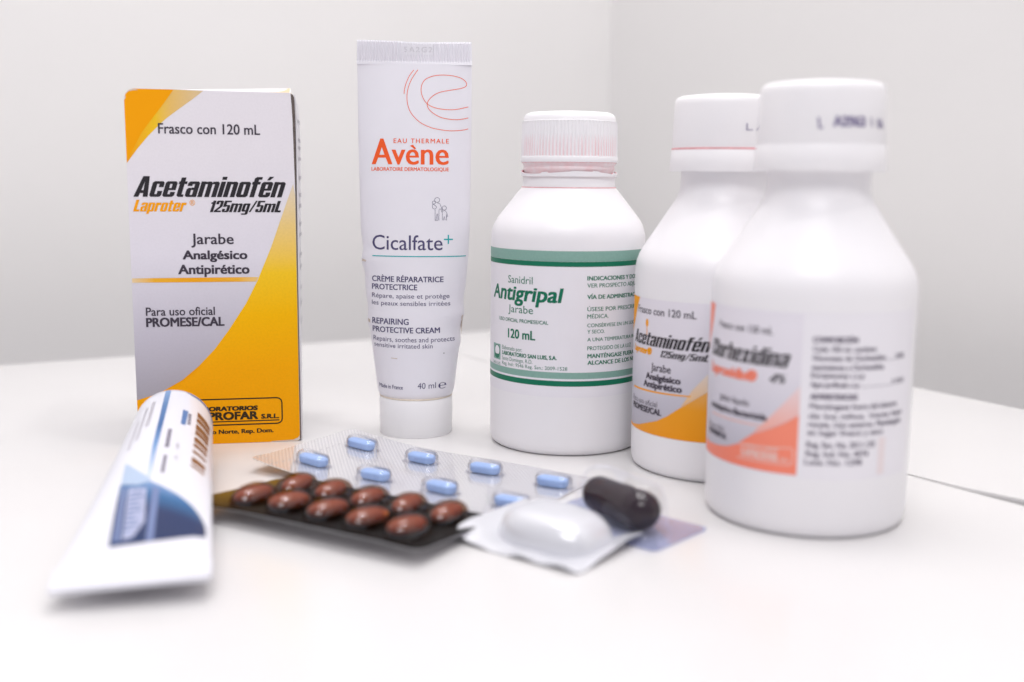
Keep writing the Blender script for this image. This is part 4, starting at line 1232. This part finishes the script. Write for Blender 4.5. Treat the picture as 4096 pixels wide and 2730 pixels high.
def build_amber():
    t = thing('capsule_blister', 'dark amber blister pack of ten red-brown soft capsules overlapping the silver pack', 'blister pack', (-0.0405, 0.2630, 0), math.radians(-30))
    def zf(u, v):
        z = 3.1 - 1.35 * (v / 17) + 0.25 * (v / 17) ** 2
        if u > 22:
            z += 0.2 * ((u - 22) / 12) ** 2 - 0.5 * max(0, (u - 22) / 11) * max(0, min(1, (-v) / 12))
        if u < -20:
            z -= 0.8 * min(1, (-20 - u) / 18)
        return max(0.3, z)
    sheet('foil', -40, 33, -17, 19, lambda u, v: zf(u, v) - 0.35, M['foil'], t, 0.12, 48, 26, 2.5)
    sheet('amber_sheet', -40, 33, -17, 19, zf, M['amber_sheet'], t, 0.3, 48, 26, 2.5)
    def ell(a, b, c, e=2.3, nu=28, nv=14, zc=0.0, half=False):
        vs, fs = [], []
        lo = 0 if half else -90
        for j in range(nv + 1):
            ph = math.radians(lo + (90 - lo) * j / nv)
            for i in range(nu):
                th = 2 * math.pi * i / nu
                sg = lambda x, p_: math.copysign(abs(x) ** p_, x)
                cx, sx = math.cos(th), math.sin(th)
                vs.append((a * sg(math.cos(ph), 2 / e) * sg(cx, 2 / e) * mm, b * sg(math.cos(ph), 2 / e) * sg(sx, 2 / e) * mm, (zc + c * sg(math.sin(ph), 2 / e)) * mm))
        for j in range(nv):
            for i in range(nu):
                a_, b_ = j * nu + i, j * nu + (i + 1) % nu
                fs.append((a_, b_, b_ + nu, a_ + nu))
        return vs, fs
    gel = mesh_of('softgel', *ell(5.3, 3.05, 2.05, 2.15), M['softgel'], 80)
    pock = mesh_of('pocket', *ell(6.9, 4.5, 4.9, 2.4, half=True), M['amber_film'], 80)
    rnd = random.Random(9)
    for r in (-8.0, 8.2):
        for c in (-24, -12, 0, 12, 24):
            z = zf(c, r) + 0.3
            rx_, ry_ = tilt(zf, c, r)
            put('softgel', gel, t, ((c + rnd.uniform(-.3, .3)) * mm, (r + rnd.uniform(-.4, .4)) * mm, (z + 2.2) * mm), (rx_ + rnd.uniform(-.03, .06), ry_, math.radians((90 if r > 0 else 66) + rnd.uniform(-7, 7))))
            put('pocket', pock, t, (c * mm, r * mm, (z + 0.02) * mm), (rx_, ry_, math.radians(90)))
build_amber()

def build_pod():
    t = thing('pod_blister', 'single white foil pod with a domed top and curled edges lying before the dark capsule', 'blister pack', (0.0105, 0.2530, 0), math.radians(-38))
    def zf(u, v):
        z = 0.3 + 0.0
        z += 3.9 * max(0, (-u - 5) / 12) ** 2
        z += 1.8 * max(0, (u - 9) / 8) ** 2 * max(0, min(1, (v + 16) / 20))
        z += 0.55 * math.sin(v * 0.35 + u * 0.12) * max(0, (abs(v) - 8) / 8)
        z += 0.35 * math.sin(u * 0.55) * max(0, (abs(v) - 9) / 7)
        return max(0.15, z)
    sheet('foil', -17.0, 18.5, -17, 12.0, zf, M['pod'], t, 0.2, 44, 40, 2.0)
    # dome: rounded oblong with steep sides
    nu, nv = 44, 16
    a, b, h = 13.6, 10.2, 8.0
    vs, fs = [], []
    for j in range(nv + 1):
        q = j / nv
        k = math.cos(q * math.pi / 2) ** 0.55
        z = h * math.sin(q * math.pi / 2) ** 0.85
        for i in range(nu):
            th = 2 * math.pi * i / nu
            c, s = math.cos(th), math.sin(th)
            e = 2 / 2.9
            x = a * k * math.copysign(abs(c) ** e, c)
            y = b * k * math.copysign(abs(s) ** e, s)
            vs.append(((x + 1.2) * mm, (y - 1.0) * mm, (0.35 + z - 0.05 * x * (z / h)) * mm))
    for j in range(nv):
        for i in range(nu):
            a_, b_ = j * nu + i, j * nu + (i + 1) % nu
            fs.append((a_, b_, b_ + nu, a_ + nu))
    obj('dome', vs, fs, M['pod'], t, True, auto=70)
build_pod()

def build_dark():
    t = thing('capsule_blister', 'single dark plum capsule in a clear bluish blister before the orange labelled bottle', 'blister pack', (0.0275, 0.2650, 0), math.radians(-42))
    zf = lambda u, v: 0.35 + 0.9 * max(0, (-u - 12) / 7) ** 2
    sheet('clear_film', -18.5, 19.0, -12, 11.5, zf, M['blue_film'], t, 0.35, 24, 16, 1.5)
    # two-piece capsule lying along the pack
    def rev(prof, n=40):
        vs, fs = [], []
        for x, r in prof:
            for q in range(n):
                an = 2 * math.pi * q / n
                vs.append((x * mm, r * math.cos(an) * mm, r * math.sin(an) * mm))
        for j in range(len(prof) - 1):
            for q in range(n):
                a_, b_ = j * n + q, j * n + (q + 1) % n
                fs.append((a_, b_, b_ + n, a_ + n))
        return vs, fs
    def cap_prof(x0, x1, r):
        pr = []
        for i in range(9):
            an = math.radians(90 * i / 8)
            pr.append((x0 - r * math.cos(an) * math.copysign(1, x1 - x0), max(0.02, r * math.sin(an))))
        pr += [(x1, r), (x1, r - 0.25)]
        return pr
    b1 = obj('capsule_body', *rev(cap_prof(-8.0, 3, 4.65)), M['capsule'], t, True, auto=60)
    b2 = obj('capsule_cap', *rev(cap_prof(8.2, 0.5, 4.85)), M['capsule'], t, True, auto=60)
    for o in (b1, b2):
        o.location = (0.0, 0.0, 0.0058)
        o.rotation_euler = (0, 0, math.radians(-14))
    # clear pocket
    pk = mesh_of('pocket', *loft([(-3.0, 0.0), (-1.9, 0.2), (-1.5, 0.8), (-1.2, 7.0), (-0.4, 9.8), (1.0, 11.6), (2.8, 12.4)], 13.4, 5.7, False), M['blue_film'], 50)
    pk.materials[0] = M['thin_film']
    put('pocket', pk, t, (0.0, 0, 0.0008), (0, 0, math.radians(-14)))
build_dark()
